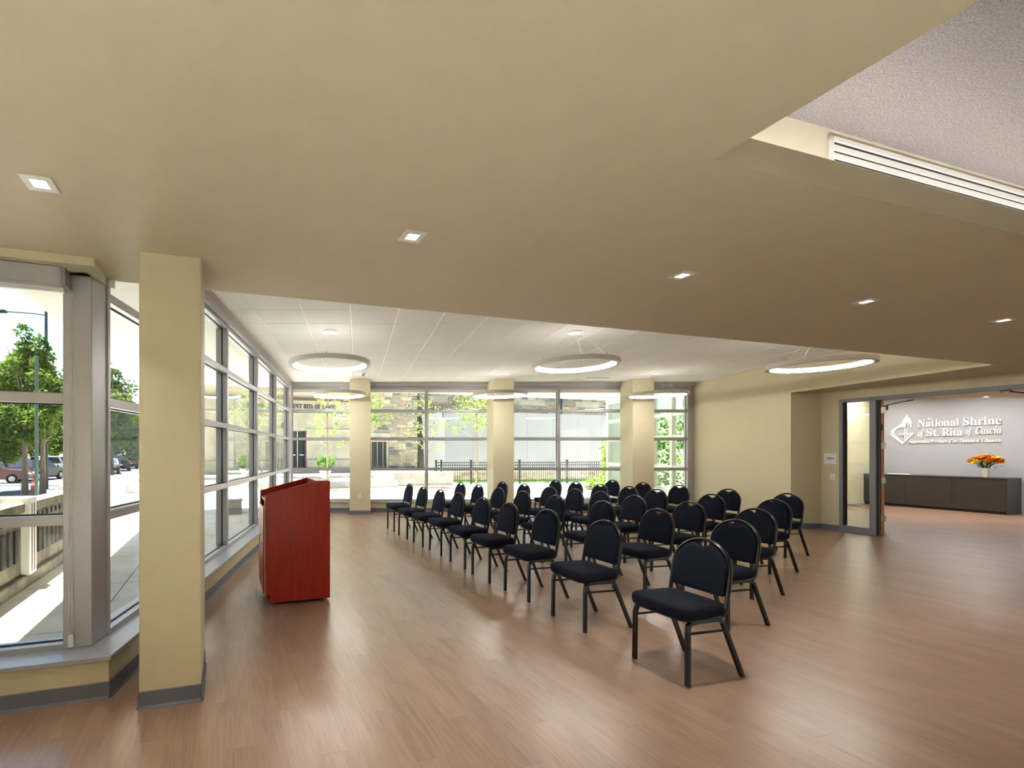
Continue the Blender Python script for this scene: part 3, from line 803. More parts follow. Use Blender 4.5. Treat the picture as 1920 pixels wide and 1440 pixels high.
for k, (a, b2) in enumerate(((-0.05, 0.045), (-0.066, 0.066), (-0.018, 0.018))):
    MB().box(a, b2, 0.022 - k * 0.022 - 0.006, 0.022 - k * 0.022 + 0.004, 0.0015, 0.002).build('printed_line', 'ink', o)
o = empty('smoke_detector', 0.135, 10.3, H_ACT - 0.008); tag(o, 'small round ceiling detector near the far lectern column', 'detector')
MB().lathe([(0.055, 0), (0.055, -0.018), (0.045, -0.028), (0, -0.028)], 20).build('base', 'white', o, smooth=True)
MB().lathe([(0.03, -0.028), (0.036, -0.05), (0.026, -0.075), (0, -0.078)], 16).build('lens', 'steel', o, smooth=True)
o = empty('ceiling_grille', 5.83, 11.0, H_ACT - 0.008); tag(o, 'flat slot grille in the tiled ceiling before the far windows', 'air grille')
MB().box(-0.3, 0.3, -0.05, 0.05, -0.004, 0).build('frame', 'white', o)
for k in range(2): MB().box(-0.28, 0.28, -0.03 + k * 0.035, -0.012 + k * 0.035, -0.006, -0.0041).build('slot', 'gasket', o)

# ================================================================== LOBBY DOORS
def DWT(t, q=0.0, z=0.0):
    p = dw(t, q); return basis((p[0], p[1], z), D2, (0, 0, 1), -U)      # x along the wall, y up, z towards the room
fr = struct(empty('door_1'), 'grey framed lobby entrance with a narrow glazed sidelight', 'door')
def fb(name, t0, t1, z0, z1, q0=-0.012, q1=0.13, m='frame'):
    b = MB(); dwbox(b, t0, t1, q0, q1, z0, z1); return b.build(name, m, fr, bevel=0.003, seg=1)
fb('jamb', 0.28, 0.335, 0, 2.572); fb('mullion', 0.715, 0.80, 0, 2.572); fb('head', 0.335, 2.9, 2.505, 2.572)
fb('bottom_rail', 0.335, 0.715, 0, 0.12)
fb('stop', 0.80, 0.825, 0, 2.505, 0.03, 0.13, 'darkframe'); fb('far_jamb', 2.85, 2.9, 0, 2.572)
fb('glazing_bead', 0.335, 0.355, 0.12, 2.505, 0.02, 0.06, 'darkframe')
b = MB(); dwbox(b, 0.335, 0.715, 0.055, 0.063, 0.12, 2.505); b.build('pane', 'glass', fr)
# open leaf, folded back towards the lobby
hp_ = dw(0.835, 0.10)
la = radians(40.5)
leaf = empty('lobby_door', hp_[0], hp_[1], 0, la)
tag(leaf, 'wooden lobby door leaf standing open, hinge edge outward', 'door')
MB().box(0.0, 0.98, -0.024, 0.022, 0.015, 2.495).build('leaf', 'oak', leaf, bevel=0.002, seg=1)
for z in (2.32, 1.66, 1.02, 0.32):
    hg = MB().box(-0.004, 0.0, -0.045, 0.020, z - 0.055, z + 0.055)
    hg.lathe([(0.008, z - .058), (0.008, z + .058)], 10, Matrix.Translation((-0.006, 0.03, 0)))
    hg.build('hinge', 'steel', leaf)
MB().box(-0.003, 0.0, -0.014, 0.012, 1.94, 2.06).build('strike_plate', 'black', leaf)
MB().box(0.10, 0.36, -0.075, -0.024, 2.33, 2.41).build('closer', 'bronze', leaf, bevel=0.004, seg=1)
MB().tube([(0.2, -0.06, 2.42), (0.12, -0.22, 2.455), (-0.05, -0.36, 2.47)], 0.009, 6).build('closer_arm', 'black', leaf)
MB().tube([(0.90, -0.024, 1.03), (0.90, -0.075, 1.03), (0.78, -0.08, 1.03)], 0.011, 8).build('lever_handle', 'bronze', leaf)
# arm of the other leaf's closer under the door head
p_ = dw(2.35, 0.16)
oa = empty('door_closer_arm', p_[0], p_[1], 2.47, TH); tag(oa, 'black door closer arm under the lobby door head', 'door closer')
MB().tube([(0.0, 0.12, 0.02), (0.06, 0.0, -0.02), (0.30, -0.35, -0.03)], 0.010, 6).build('arm', 'black', oa)
MB().box(-0.03, 0.03, 0.10, 0.20, 0.0, 0.034).build('shoe', 'black', oa)

# ================================================================== LOBBY
WP = (16.52, 11.286)
def lw(t, q=0.0): return (WP[0] + ST * t + CT * q, WP[1] - CT * t + ST * q)
w = MB().prism([lw(-2.75), lw(6), lw(6, .15), lw(-2.75, .15)], 0, 3.6)
struct(w.build('wall_lobby', 'greywall'), 'blue grey lobby wall carrying the white lettering', 'wall')
c = MB().prism([dw(-3, 0.14), dw(9, .14), (18.5, 0.5), (18.5, 9.98), (dw(-1.0, .14)[0], 9.98)], H_LOW, H_LOW + 0.2).prism(clip([(9.0, 9.98), (18.5, 9.98), (18.5, 17), (9.0, 17)], [(ST, -CT, 9.365 * ST - 9.15 * CT - 2.75)]), 3.42, 3.46)
struct(c.build('ceiling_lobby', 'ceil'), 'lobby ceiling seen through the open doors', 'ceiling')
w = MB().prism([dw(-2.65, 7.6), dw(-2.65, 0.45), dw(-2.75, 0.45), dw(-2.75, 7.6)], 0, 3.45).box(9.0, 9.2, 9.4, 11.97, 0, 3.45)
struct(w.build('wall_lobby_end', 'wall'), 'khaki end wall of the lobby behind the open door', 'wall')
# low dark counter
cb = empty('reception_counter', *lw(0, -0.626), 0, TH)
tag(cb, 'long dark brown reception counter along the lobby wall', 'counter')
MB().box(0.0, 0.62, 0.004, 2.6, 0.07, 0.875).build('body', 'espresso', cb)
MB().box(-0.012, 0.62, -0.012, 2.6, 0.875, 0.905).build('worktop', 'espresso', cb, bevel=0.003, seg=1)
MB().box(-0.004, 0.62, -0.012, 0.006, 0.0, 0.876).build('end_panel', 'espresso', cb)
MB().box(0.04, 0.58, 0.01, 2.6, 0.0, 0.07).build('plinth', 'gasket', cb)
for k in range(3): MB().box(-0.004, 0.004, 0.02 + k * 0.86, 0.02 + k * 0.86 + 0.852, 0.075, 0.87).build('front_panel', 'espresso', cb)
pp = lw(-2.0, -0.3)
o = empty('paper_tray', pp[0], pp[1], 0.905, TH); tag(o, 'flat white paper stack on the reception counter', 'papers')
for k in range(3): MB().box(-0.11, 0.11, -0.20 + k * .01, 0.18 + k * .01, k * 0.006, k * 0.006 + 0.005).build('sheet', 'paper', o)
# flowers
vp = lw(-0.37, -0.48)
vs_ = empty('flower_vase', vp[0], vp[1], 0.905); tag(vs_, 'slim white vase of orange and yellow flowers on the counter', 'vase')
MB().lathe([(0.045, 0), (0.048, 0.01), (0.062, 0.20), (0.068, 0.235), (0.060, 0.235), (0.05, 0.19)], 24).build('vase', 'white', vs_, smooth=True)
M['petal_y'] = mat('petal_yellow', (246, 208, 44), 0.7, rgb2=(240, 186, 26), scale=40)
M['petal_o'] = mat('petal_orange', (226, 128, 22), 0.7, rgb2=(204, 100, 14), scale=40)
def blossom(m):
    b = MB()
    for ringi, (np_, tilt, ln) in enumerate(((7, 0.5, 0.05), (6, 0.95, 0.042), (4, 1.3, 0.03))):
        for k in range(np_):
            a = 2 * pi * k / np_ + ringi * 0.4
            d = Vector((cos(a) * cos(tilt), sin(a) * cos(tilt), sin(tilt))); sd = Vector((-sin(a), cos(a), 0)) * 0.017
            tip = d * ln; mid = d * ln * 0.55
            b.add([(0, 0, 0), tuple(mid + sd), tuple(tip), tuple(mid - sd)], [(0, 1, 2, 3)])
    return b.mesh('blossom', m)
bl = [blossom('petal_y'), blossom('petal_o')]
stems, lv = MB(), MB()
for k in range(80):
    a, rr = rnd.uniform(0, 2 * pi), sqrt(rnd.random())
    x, y = 0.27 * rr * cos(a), 0.18 * rr * sin(a); z = 0.36 + 0.15 * (1 - rr * rr) + rnd.uniform(-0.05, 0.05)
    T = uv(y, -x)
    o = link('blossom', bl[1 if (x > 0.07 and rnd.random() < .7) or rnd.random() < .15 else 0], vs_)
    o.location = (T[0], T[1], z); o.rotation_euler = (rnd.uniform(-.6, .6), rnd.uniform(-.6, .6), rnd.uniform(0, 6)); sc_ = rnd.uniform(1.1, 1.7); o.scale = (sc_,) * 3
    if k % 2 == 0: stems.tube([(T[0] * .12, T[1] * .12, 0.2), (T[0] * .5, T[1] * .5, 0.34), (T[0], T[1], z)], 0.004, 5)
for k in range(46):
    a = rnd.uniform(0, 2 * pi); r1 = rnd.uniform(0.03, 0.17); z = rnd.uniform(0.24, 0.40)
    p = Vector((r1 * cos(a), r1 * sin(a), z)); d = Vector((cos(a), sin(a), rnd.uniform(-.3, .5))).normalized() * rnd.uniform(.06, .1); sd = Vector((-sin(a), cos(a), rnd.uniform(-.4, .4))) * 0.02
    lv.add([tuple(p), tuple(p + d * .5 + sd), tuple(p + d), tuple(p + d * .5 - sd)], [(0, 1, 2, 3)])
stems.build('stems', 'leaf3', vs_); tag(lv.build('leaves', 'leaf3', vs_), kind='stuff')
# wall lettering and emblem
def LWT(t, z): p = lw(t, -0.002); return basis((p[0], p[1], z), D2, (0, 0, 1), -U)
sg = empty('wall_sign'); sg.matrix_world = LWT(0, 0)
tag(sg, 'raised white lettering and flame emblem on the lobby wall', 'sign')
def word(body, style, t0, t1, base, size, parent=sg, m='sign', depth=0.012):
    me = text_mesh(serif(body, style), size, depth, t1 - t0); me.materials.append(M[m])
    o = link('lettering', me, parent); o.location = (t0, base, depth); return o
word('National', 'b', -1.742, -0.985, 2.258, 0.30); word('Shrine', 'b', -0.915, -0.290, 2.258, 0.30)
word('the', 'i', -1.555, -1.465, 2.440, 0.10)
word('of', 'i', -1.742, -1.625, 1.99, 0.27); word('St.', 'b', -1.575, -1.345, 1.99, 0.29); word('Rita', 'b', -1.285, -0.930, 1.99, 0.29)
word('of', 'i', -0.870, -0.765, 2.02, 0.25); word('Cascia', 'i', -0.705, -0.290, 2.02, 0.27)
x = -1.925
for wd_, st_, wl in (('Augustinian', 'b', .415), ('Province', 'b', .305), ('of', 'i', .07), ('St.', 'b', .095), ('Thomas', 'b', .27), ('of', 'b', .065), ('Villanova', 'b', .32)):
    k = (1.925 - 0.303 - 6 * 0.02) / (.415 + .305 + .07 + .095 + .27 + .065 + .32)
    word(wd_, st_, x, x + wl * k, 1.806, 0.125); x += wl * k + 0.02
def plate(pts): # emblem pieces in wall coordinates
    n = len(pts); return MB().loops([[(a, b, 0.0) for a, b in pts], [(a, b, 0.022) for a, b in pts]])
cxe, cye = -2.052, 2.14
flame = [(-2.302, 2.157), (-2.04, 2.40), (-2.055, 2.44), (-1.94, 2.655), (-1.925, 2.50), (-1.905, 2.56), (-1.865, 2.43), (-1.862, 2.27), (-1.895, 2.24), (-1.90, 2.38), (-1.935, 2.28), (-1.95, 2.45), (-2.0, 2.22)]
arc = [(-2.0 + 0.0, 2.22)] + [(-2.05 + 0.17 * cos(a), 2.10 + 0.17 * sin(a)) for a in [radians(d) for d in range(75, 241, 15)]]
plate(flame + arc[1:] + []).build('flame', 'sign', sg)
plate([(-2.300, 2.09), (-2.052, 1.815), (-2.04, 1.84), (-2.285, 2.11)]).build('border', 'sign', sg)
plate([(-2.302, 2.06), (-2.052, 1.768), (-1.812, 2.084), (-1.845, 2.10), (-2.052, 1.84 - .03), (-2.28, 2.075)]).build('border', 'sign', sg)
for a, b2, c2, d in ((-2.005, -1.985, 1.90, 2.22), (-1.965, -1.945, 1.90, 2.22)): plate([(a, c2), (b2, c2), (b2, d), (a, d)]).build('cross_bar', 'sign', sg)
for a, b2, c2, d in ((-2.12, -2.005, 2.03, 2.05), (-1.945, -1.86, 2.03, 2.05), (-2.12, -2.005, 2.07, 2.09), (-1.945, -1.86, 2.07, 2.09)): plate([(a, c2), (b2, c2), (b2, d), (a, d)]).build('cross_bar', 'sign', sg)
# unseen fill lamps added above the counter to light the lobby
for t_, q_ in ((-2.2, -1.2), (-0.6, -1.2), (1.0, -1.2), (-1.4, -3.2), (0.6, -3.2)):
    p = lw(t_, q_)
    o = copy_tree(dl); o.location = (p[0], p[1], 3.42 if p[1] > 9.98 else H_LOW); o.rotation_euler = (0, 0, TH)
    tag(o, 'unseen fill lamp added in the lobby ceiling beyond the doors', 'downlight', 'added lobby fill lamps')
    for ch_ in o.children:
        if ch_.type == 'LIGHT':
            ch_.data = ch_.data.copy(); ch_.data.energy = 14.0; ch_.data.spread = radians(150)

# ================================================================== OUTSIDE: GROUND
bounce_plaza = MB().prism([(-24, -30), (26, -30), (26, -4.3), (-9.7, -4.3), (-24, -8)], -0.5, -0.03).build('pavement_bounce', 'concrete')  # unseen pale ground added to bounce sunlight towards the ceiling
struct(bounce_plaza, 'unseen pale concrete ground added behind the viewer to bounce sunlight', 'pavement')
gnd = MB().prism([(-90, -30), (70, -30), (70, 110), (-90, 110)], -0.75, -0.5).build('street', 'asphalt')
struct(gnd, 'grey asphalt street and car park below the pavement', 'street')
WA = (-3.63, 4.61)                                     # a point on the foot of the street wall
def sw(t, q=0.0): return (WA[0] - ST * t - CT * q, WA[1] + CT * t - ST * q)   # t along the wall, q towards the street
pav_poly = [sw(-7.5, 0.30), sw(3.6, 0.30), (-8.2, 9.0), (-17.5, 30), (-12, 36), (30, 48), (30, 11.9), (-1.86, 11.9), (-1.86, 2.9), bay(8.2, -0.1)]
pav = MB().prism(pav_poly, -0.5, -0.035).build('pavement', 'concrete')
struct(pav, 'pale concrete plaza around the building', 'pavement')
SLAB = 1.5
slab_mesh = {}
hp_left = [(CT, ST, WA[0] * CT + WA[1] * ST - 0.02), (-1, 0, 1.87), (-ST, CT, -6.5)]
for i in range(-7, 3):
    for j in range(-3, 13):
        raw = [uv(i * SLAB + a + 0.35, j * SLAB + b) for a, b in ((.006, .006), (SLAB - .006, .006), (SLAB - .006, SLAB - .006), (.006, SLAB - .006))]
        cxy = (sum(p[0] for p in raw) / 4, sum(p[1] for p in raw) / 4)
        inside = clip(raw, [(CT, ST, WA[0] * CT + WA[1] * ST - 0.02 - (0 if cxy[1] < 8.2 else 4.0)), (-1, 0, 1.87)])
        if cxy[1] < 3.2:
            inside = clip(inside, [(-NB[0], -NB[1], -nb + 0.13)]) if inside else inside
        if len(inside) < 3 or cxy[1] > 16: continue
        n = len(inside); b = MB().prism(inside, -0.035, -0.02)
        b.build('paving_slab', 'concrete', pav)
# far kerb of the street
k_ = MB()
o = MB().box(-30, -15.5, 27.0, 27.3, -0.5, -0.36).build('kerb', 'white'); struct(o, 'white kerb line across the car park', 'kerb')

# ---- ornamental street wall with pilasters and fluted panels
swl = empty('street_wall', *sw(0), 0); tag(swl, 'low weathered stone street wall with panels outside the bay window', 'wall')
def swb(t0, t1, q0, q1, z0, z1, nm, m, bev=0.0):
    pts = [sw(t0, q0), sw(t1, q0), sw(t1, q1), sw(t0, q1)]
    return MB().prism([(x - swl.location[0], y - swl.location[1]) for x, y in pts], z0, z1).build(nm, m, swl, bevel=bev, seg=1)
swb(-6, 3.3, 0.0, 0.26, -0.5, 0.12, 'plinth', 'sootstone', 0.01)
swb(-6, 3.3, 0.06, 0.20, 0.12, 0.84, 'core', 'sootstone')
swb(-6, 3.3, 0.02, 0.24, 0.84, 0.96, 'coping', 'sootstone', 0.015)
t = -5.06
while t < 3.2:
    swb(t, t + 0.20, -0.03, 0.27, 0.12, 1.02, 'pier', 'terracotta', 0.008)
    swb(t + 0.05, t + 0.065, -0.035, -0.028, 0.16, 0.95, 'groove', 'maroon'); swb(t + 0.12, t + 0.135, -0.035, -0.028, 0.16, 0.95, 'groove', 'maroon')
    for k in range(10):
        a = t + 0.30 + k * 0.155
        if a > 3.1: break
        swb(a, a + 0.085, 0.035, 0.062, 0.30, 0.66, 'fluted_bar', 'iron' if k in (0, 9) else 'sootstone2')
        swb(a, a + 0.06, 0.04, 0.062, 0.74, 0.80, 'dentil', 'iron')
    t += 1.9
# ================================================================== OUTSIDE: CHURCH
FA = (-1.77, 25.1)
def fx(a, q=0.0): return (FA[0] + CT * a - ST * q, FA[1] + ST * a + CT * q)     # a along the facade, q away from the viewer
FT = Matrix.Translation((FA[0], FA[1], 0)) @ Matrix.Rotation(TH, 4, 'Z')
ent = empty('church_entrance', FA[0], FA[1], 0, TH); tag(ent, 'pale limestone church entrance with carved name over dark doors', 'building')
E_ = lambda x0, x1, y0, y1, z0, z1, nm, m, p=ent, bev=0.0: MB().box(x0, x1, y0, y1, z0, z1).build(nm, m, p, bevel=bev, seg=1)
E_(-9.0, -1.95, 0.0, 1.5, 0.27, 3.55, 'wall_block', 'limestone'); E_(-1.05, 1.45, 0.0, 1.5, 0.27, 3.55, 'wall_block', 'limestone')
E_(-9.0, -1.95, -0.12, 0.0, 0.27, 1.10, 'plinth', 'limestone', bev=0.02); E_(-1.02, 1.45, -0.12, 0.0, 0.27, 1.12, 'plinth', 'limestone', bev=0.02)
E_(-1.95, -1.05, 0.0, 1.5, 2.72, 3.55, 'door_head', 'limestone')
E_(-9.0, 1.44, -0.16, 1.5, 3.55, 3.70, 'ledge', 'limestone', bev=0.03); E_(-9.0, 1.45, -0.03, 1.5, 3.70, 4.36, 'frieze', 'limestone')
E_(-9.0, 1.45, -0.20, 1.5, 4.36, 4.50, 'cornice', 'maroon', bev=0.02); E_(-9.0, 1.45, 0.05, 1.5, 4.50, 7.0, 'upper_wall', 'buffbrick')
E_(-2.6, -1.95, -0.04, 0.0, 2.72, 2.86, 'moulding', 'limestone'); E_(-1.05, 1.45, -0.08, 0.0, 2.72, 2.80, 'moulding', 'mortar')
for a0 in (-8.3, -6.6, -4.2): E_(a0, a0 + 0.7, -0.06, 0.0, 1.1, 3.55, 'pilaster', 'limestone', bev=0.02)
for a0, a1 in ((-1.95, -1.515), (-1.485, -1.05)):
    d_ = E_(a0, a1, 0.35, 0.40, 0.68, 2.70, 'door', 'darkglass')
    MB().box((a0 + a1) / 2 - 0.12, (a0 + a1) / 2 + 0.12, 0.32, 0.35, 1.36, 1.42).build('push_bar', 'white', d_)
E_(-1.12, -1.05, 0.0, 0.36, 0.68, 2.70, 'jamb', 'maroon'); E_(-1.95, -1.88, 0.0, 0.36, 0.68, 2.70, 'jamb', 'maroon')
E_(-1.95, -1.05, 0.33, 0.42, 2.25, 2.33, 'transom', 'maroon'); E_(-1.95, -1.05, -0.3, 1.2, 0.27, 0.68, 'threshold', 'concrete2')
for wd_, a0, a1 in (('NATIONAL', -4.415, -3.255), ('SHRINE', -3.114, -2.492), ('OF', -2.407, -2.235), ('SAINT', -2.149, -1.308), ('RITA', -1.220, -0.690), ('OF', -0.600, -0.302), ('CASCIA', -0.182, 0.605)):
    me = text_mesh(serif(wd_), 0.34, 0.02, a1 - a0); me.materials.append(M['ink'])
    o = link('carved_name', me, ent); o.matrix_local = basis((a0, -0.05, 3.93), (1, 0, 0), (0, 0, 1), (0, -1, 0))
o = empty('wall_lantern', *fx(-2.3, -0.08), 2.95, TH); tag(o, 'dark round wall lantern beside the church doors', 'lantern')
MB().lathe([(0.02, .2), (0.10, .18), (0.12, 0.0), (0.07, -.12), (0, -.14)], 14).build('shade', 'iron', o, smooth=True); MB().box(-.02, .02, 0, .1, .1, .14).build('bracket', 'iron', o)

def stone_wall(parent, a0, a1, q, z0, z1, holes, cw, chh, as_parts, limit=300):
    """random ashlar; every stone is its own block"""
    rest_ = {k: MB() for k in range(5)}; n = 0
    z = z0
    while z < z1 - 0.03:
        h = min(chh * rnd.uniform(0.75, 1.3), z1 - z)
        a = a0
        while a < a1 - 0.02:
            wd = min(cw * rnd.uniform(0.5, 1.6), a1 - a)
            if a1 - a - wd < 0.12: wd = a1 - a
            skip = None
            for x0, x1, y0, y1 in holes:
                if min(z + h, y1) - max(z, y0) > 0.3 * h:
                    if a < x0 - 0.03 < a + wd: wd = min(wd, x0 - a)
                    elif x0 - 0.03 <= a < x1 - 0.01: skip = x1
            if skip is not None: a = skip; continue
            if wd > 0.05:
                d = rnd.uniform(0.01, 0.05); k = rnd.choice((0, 0, 1, 1, 2, 3, 4)); g = 0.012
                v = [(a + g, q, z + g), (a + wd - g, q, z + g), (a + wd - g, q, z + h - g), (a + g, q, z + h - g)]
                c_ = 0.02
                w2 = [(a + g + c_ * rnd.uniform(.3, 1), q - d, z + g + c_ * rnd.uniform(.3, 1)), (a + wd - g - c_ * rnd.uniform(.3, 1), q - d, z + g + c_ * rnd.uniform(.3, 1)),
                      (a + wd - g - c_ * rnd.uniform(.3, 1), q - d, z + h - g - c_ * rnd.uniform(.3, 1)), (a + g + c_ * rnd.uniform(.3, 1), q - d, z + h - g - c_ * rnd.uniform(.3, 1))]
                mb = MB().loops([w2, v], cap=False).add(w2, [(0, 1, 2, 3)])
                if as_parts and n < limit:
                    mb.build('stone', STONE[k], parent); n += 1
                else: rest_[k].add(mb.v, mb.f)
            a += wd
        z += h
    for k, mb in rest_.items():
        if mb.v: tag(mb.build('stones', STONE[k], parent), kind='stuff')
nave = empty('stone_church_wall', FA[0], FA[1], 0, TH); tag(nave, 'rough stone church wall with a barred window beside the entrance', 'building')
win_hole = (2.1, 3.70, 0.66, 2.24); lin_hole = (2.0, 3.86, 2.38, 2.66)
E_(1.45, 2.1, 0.0, 0.5, 0.0, 7.0, 'backing', 'mortar', nave); E_(3.70, 5.6, 0.0, 0.5, 0.0, 7.0, 'backing', 'mortar', nave)
E_(2.1, 3.70, 0.0, 0.5, 2.24, 7.0, 'backing', 'mortar', nave); E_(2.1, 3.70, 0.0, 0.5, 0.0, 0.66, 'backing', 'mortar', nave)
stone_wall(nave, 1.45, 5.6, 0.0, 0.55, 5.7, [win_hole, lin_hole, (3.4, 3.95, 4.72, 4.95)], 0.46, 0.185, True)
E_(2.0, 3.83, -0.06, 0.0, 2.39, 2.65, 'lintel', 'limestone', nave, 0.01); E_(3.42, 3.93, -0.05, 0.0, 4.73, 4.94, 'lintel', 'limestone', nave)
wf = E_(2.1, 3.70, 0.14, 0.20, 0.66, 2.24, 'window', 'darkglass', nave)
E_(3.60, 3.70, -0.03, 0.14, 0.66, 2.24, 'window_frame', 'limestone', nave); E_(2.1, 3.60, -0.03, 0.14, 2.14, 2.24, 'window_frame', 'limestone', nave)
for k in range(4): MB().box(2.35 + k * 0.35, 2.375 + k * 0.35, 0.08, 0.10, 0.66, 2.14).build('bar', 'mortar', wf)
E_(5.52, 5.62, -0.06, 4.0, 0.3, 7.0, 'downpipe', 'iron', nave)  # dark slab drawn for the dark return side of the stone corner
rear = empty('rear_church_wall', *fx(0, 3.65), 0, TH); tag(rear, 'far stone church wall rising behind the pale boundary wall', 'building')
R_ = lambda *a, **k: E_(*a, p=rear, **k)
R_(5.6, 27, 0.0, 0.5, 0, 7.5, 'backing', 'mortar')
pale = [(7.6, 9.4, 5.0, 5.3), (15.0, 17.3, 4.95, 5.28), (20.0, 22.2, 4.95, 5.28)]
stone_wall(rear, 5.65, 26.5, 0.0, 3.7, 6.0, pale, 0.5, 0.17, False)
for a0, a1, z0, z1 in pale: R_(a0 + .02, a1 - .02, -0.06, 0.0, z0 + .02, z1 - .02, 'limestone_block', 'limestone')
R_(18.4, 18.75, -0.12, 0.0, 3.0, 7.0, 'downpipe', 'iron')
o = empty('flood_light', *fx(14.5, 3.45), 4.58, TH); tag(o, 'black flood light fixed to the far stone wall', 'flood light')
MB().box(-.24, .24, -.12, .12, -.12, .10).build('housing', 'black', o, bevel=0.02, seg=1); MB().box(-.02, .16, -.13, -.12, -.08, .04).build('lens', 'white', o); MB().box(-.03, .03, .1, .25, .0, .06).build('bracket', 'black', o)
# pale boundary wall
bw = empty('boundary_wall', FA[0], FA[1], 0, TH); tag(bw, 'tall smooth pale grey boundary wall behind the iron fence', 'wall')
k = 7.26
for i in range(8):
    E_(k + 0.006, k + 1.93, 0.0, 0.25, 0.3, 4.0, 'panel', 'panelwhite', bw); k += 1.936
E_(7.26, 7.46, 0.25, 3.65, 0.3, 4.0, 'return_panel', 'panelwhite', bw); E_(7.20, 22.8, 0.10, 0.28, 3.98, 4.05, 'cap', 'panelwhite', bw)
# steps and seat wall in front of the church
st_ = empty('entrance_terrace', *fx(0, -5.4), 0, TH); tag(st_, 'concrete terrace step and seat wall in front of the church', 'steps')
MB().box(-9, 2.2, 0.0, 5.25, -0.03, 0.27).build('step', 'concrete2', st_, bevel=0.02, seg=1)
MB().box(2.2, 5.3, 0.6, 5.3, -0.03, 0.60).build('seat_wall', 'concrete2', st_, bevel=0.02, seg=1)
MB().box(-9, 1.9, 2.6, 5.25, 0.27, 0.40).build('step', 'concrete2', st_, bevel=0.02, seg=1)
# low rubble wall and grass strip behind the fence
rw = empty('rubble_wall', 4.6, 24.6, 0, radians(9)); tag(rw, 'low tan rubble wall behind the iron fence', 'wall')
MB().box(0, 13, 0.02, 0.4, -0.03, 0.42).build('core', 'mortar', rw); MB().box(-.02, 13, -.05, .42, .42, .50).build('coping', 'limestone', rw)
sb_ = MB()
for k in range(5):
    pass
z = 0.0
for h in (0.14, 0.12, 0.15):
    a = 0.0
    while a < 12.9:
        wd = rnd.uniform(0.25, 0.6); wd = min(wd, 12.95 - a); d = rnd.uniform(.01, .05)
        MB().box(a + .01, a + wd - .01, .02 - d, .03, z + .01, z + h - .01).build('stone', STONE[rnd.choice((0, 2, 4, 2))], rw); a += wd
    z += h
def blades(n, x0, x1, y0, y1, h, T=None):
    b = MB()
    for k in range(n):
        x, y = rnd.uniform(x0, x1), rnd.uniform(y0, y1); a = rnd.uniform(0, pi); l = h * rnd.uniform(.5, 1.2); dx, dy = .03 * cos(a), .03 * sin(a); tx, ty = rnd.uniform(-.08, .08), rnd.uniform(-.08, .08)
        b.add([(x - dx, y - dy, -.02), (x + dx, y + dy, -.02), (x + tx, y + ty, l)], [(0, 1, 2)], T)
    return b
o = blades(2600, 4.3, 17.0, 0.0, 1.0, 0.16, Matrix.Translation((0, 22.35, 0)) @ Matrix.Rotation(radians(5), 4, 'Z')).build('grass_strip', 'leaf3')
tag(o, 'green grass strip along the foot of the iron fence', 'grass', kind='stuff')
# iron fence
fe = empty('iron_fence', 4.07, 22.2, 0, radians(6)); tag(fe, 'black iron picket fence across the plaza', 'fence')
post_m = MB().box(-.04, .04, -.04, .04, -.03, 1.14).box(-.05, .05, -.05, .05, 1.14, 1.17).mesh('post', 'iron')
pick_m = MB().box(-.011, .011, -.011, .011, .06, 1.06).mesh('picket', 'iron')
pos = [-0.22, 0.04] + [1.55 + 2.5 * k for k in range(5)]
for i, x in enumerate(pos):
    o = link('post', post_m, fe); o.location = (x, 0, 0)
for a, b in zip(pos[:-1], pos[1:]):
    for zz in (1.04, 0.90, 0.14): MB().box(a, b, -.016, .016, zz - .018, zz + .018).build('rail', 'iron', fe)
    nn = max(1, int(round((b - a) / 0.114)))
    for k in range(1, nn):
        o = link('picket', pick_m, fe); o.location = (a + (b - a) * k / nn, 0, 0)

# ---- glazed wing of the building beyond the far windows
wg = empty('glazed_wing', 8.95, 12.0, 0); tag(wg, 'white framed glazed entrance wing outside the narrow far window', 'building')
ys = [0.05, 0.95, 1.75, 2.6, 3.4, 4.25]
for y in ys: MB().box(0, 0.12, y - 0.05, y + 0.05, -.02, 3.45).build('mullion', 'white', wg)
for a, b in zip(ys[:-1], ys[1:]):
    for z in (0.42, 1.12, 1.98, 2.62, 3.30):
        MB().box(0.01, 0.11, a + .05, b - .05, z - 0.05, z + 0.05).build('transom', 'white', wg)
    zz = [-.02, .42, 1.12, 1.98, 2.62, 3.3]
    for z0, z1 in zip(zz[:-1], zz[1:]): MB().box(0.055, 0.065, a + .05, b - .05, z0 + .05, z1 - .05).build('pane', 'glass', wg)
MB().box(0.14, 3.0, 4.20, 4.30, -.02, 3.45).build('end_frame', 'white', wg)
MB().box(-0.02, 0.0, 0.0, 4.3, 3.32, 3.45).build('fascia', 'white', wg)
o = empty('wall_box', 8.93, 15.0, 0.95); tag(o, 'small grey intercom box on the glazed wing', 'intercom')
MB().box(-.05, 0, -.10, .10, -.14, .14).build('housing', 'steel', o); MB().box(-.055, -.05, -.07, .07, -.02, .1).build('panel', 'ink', o)

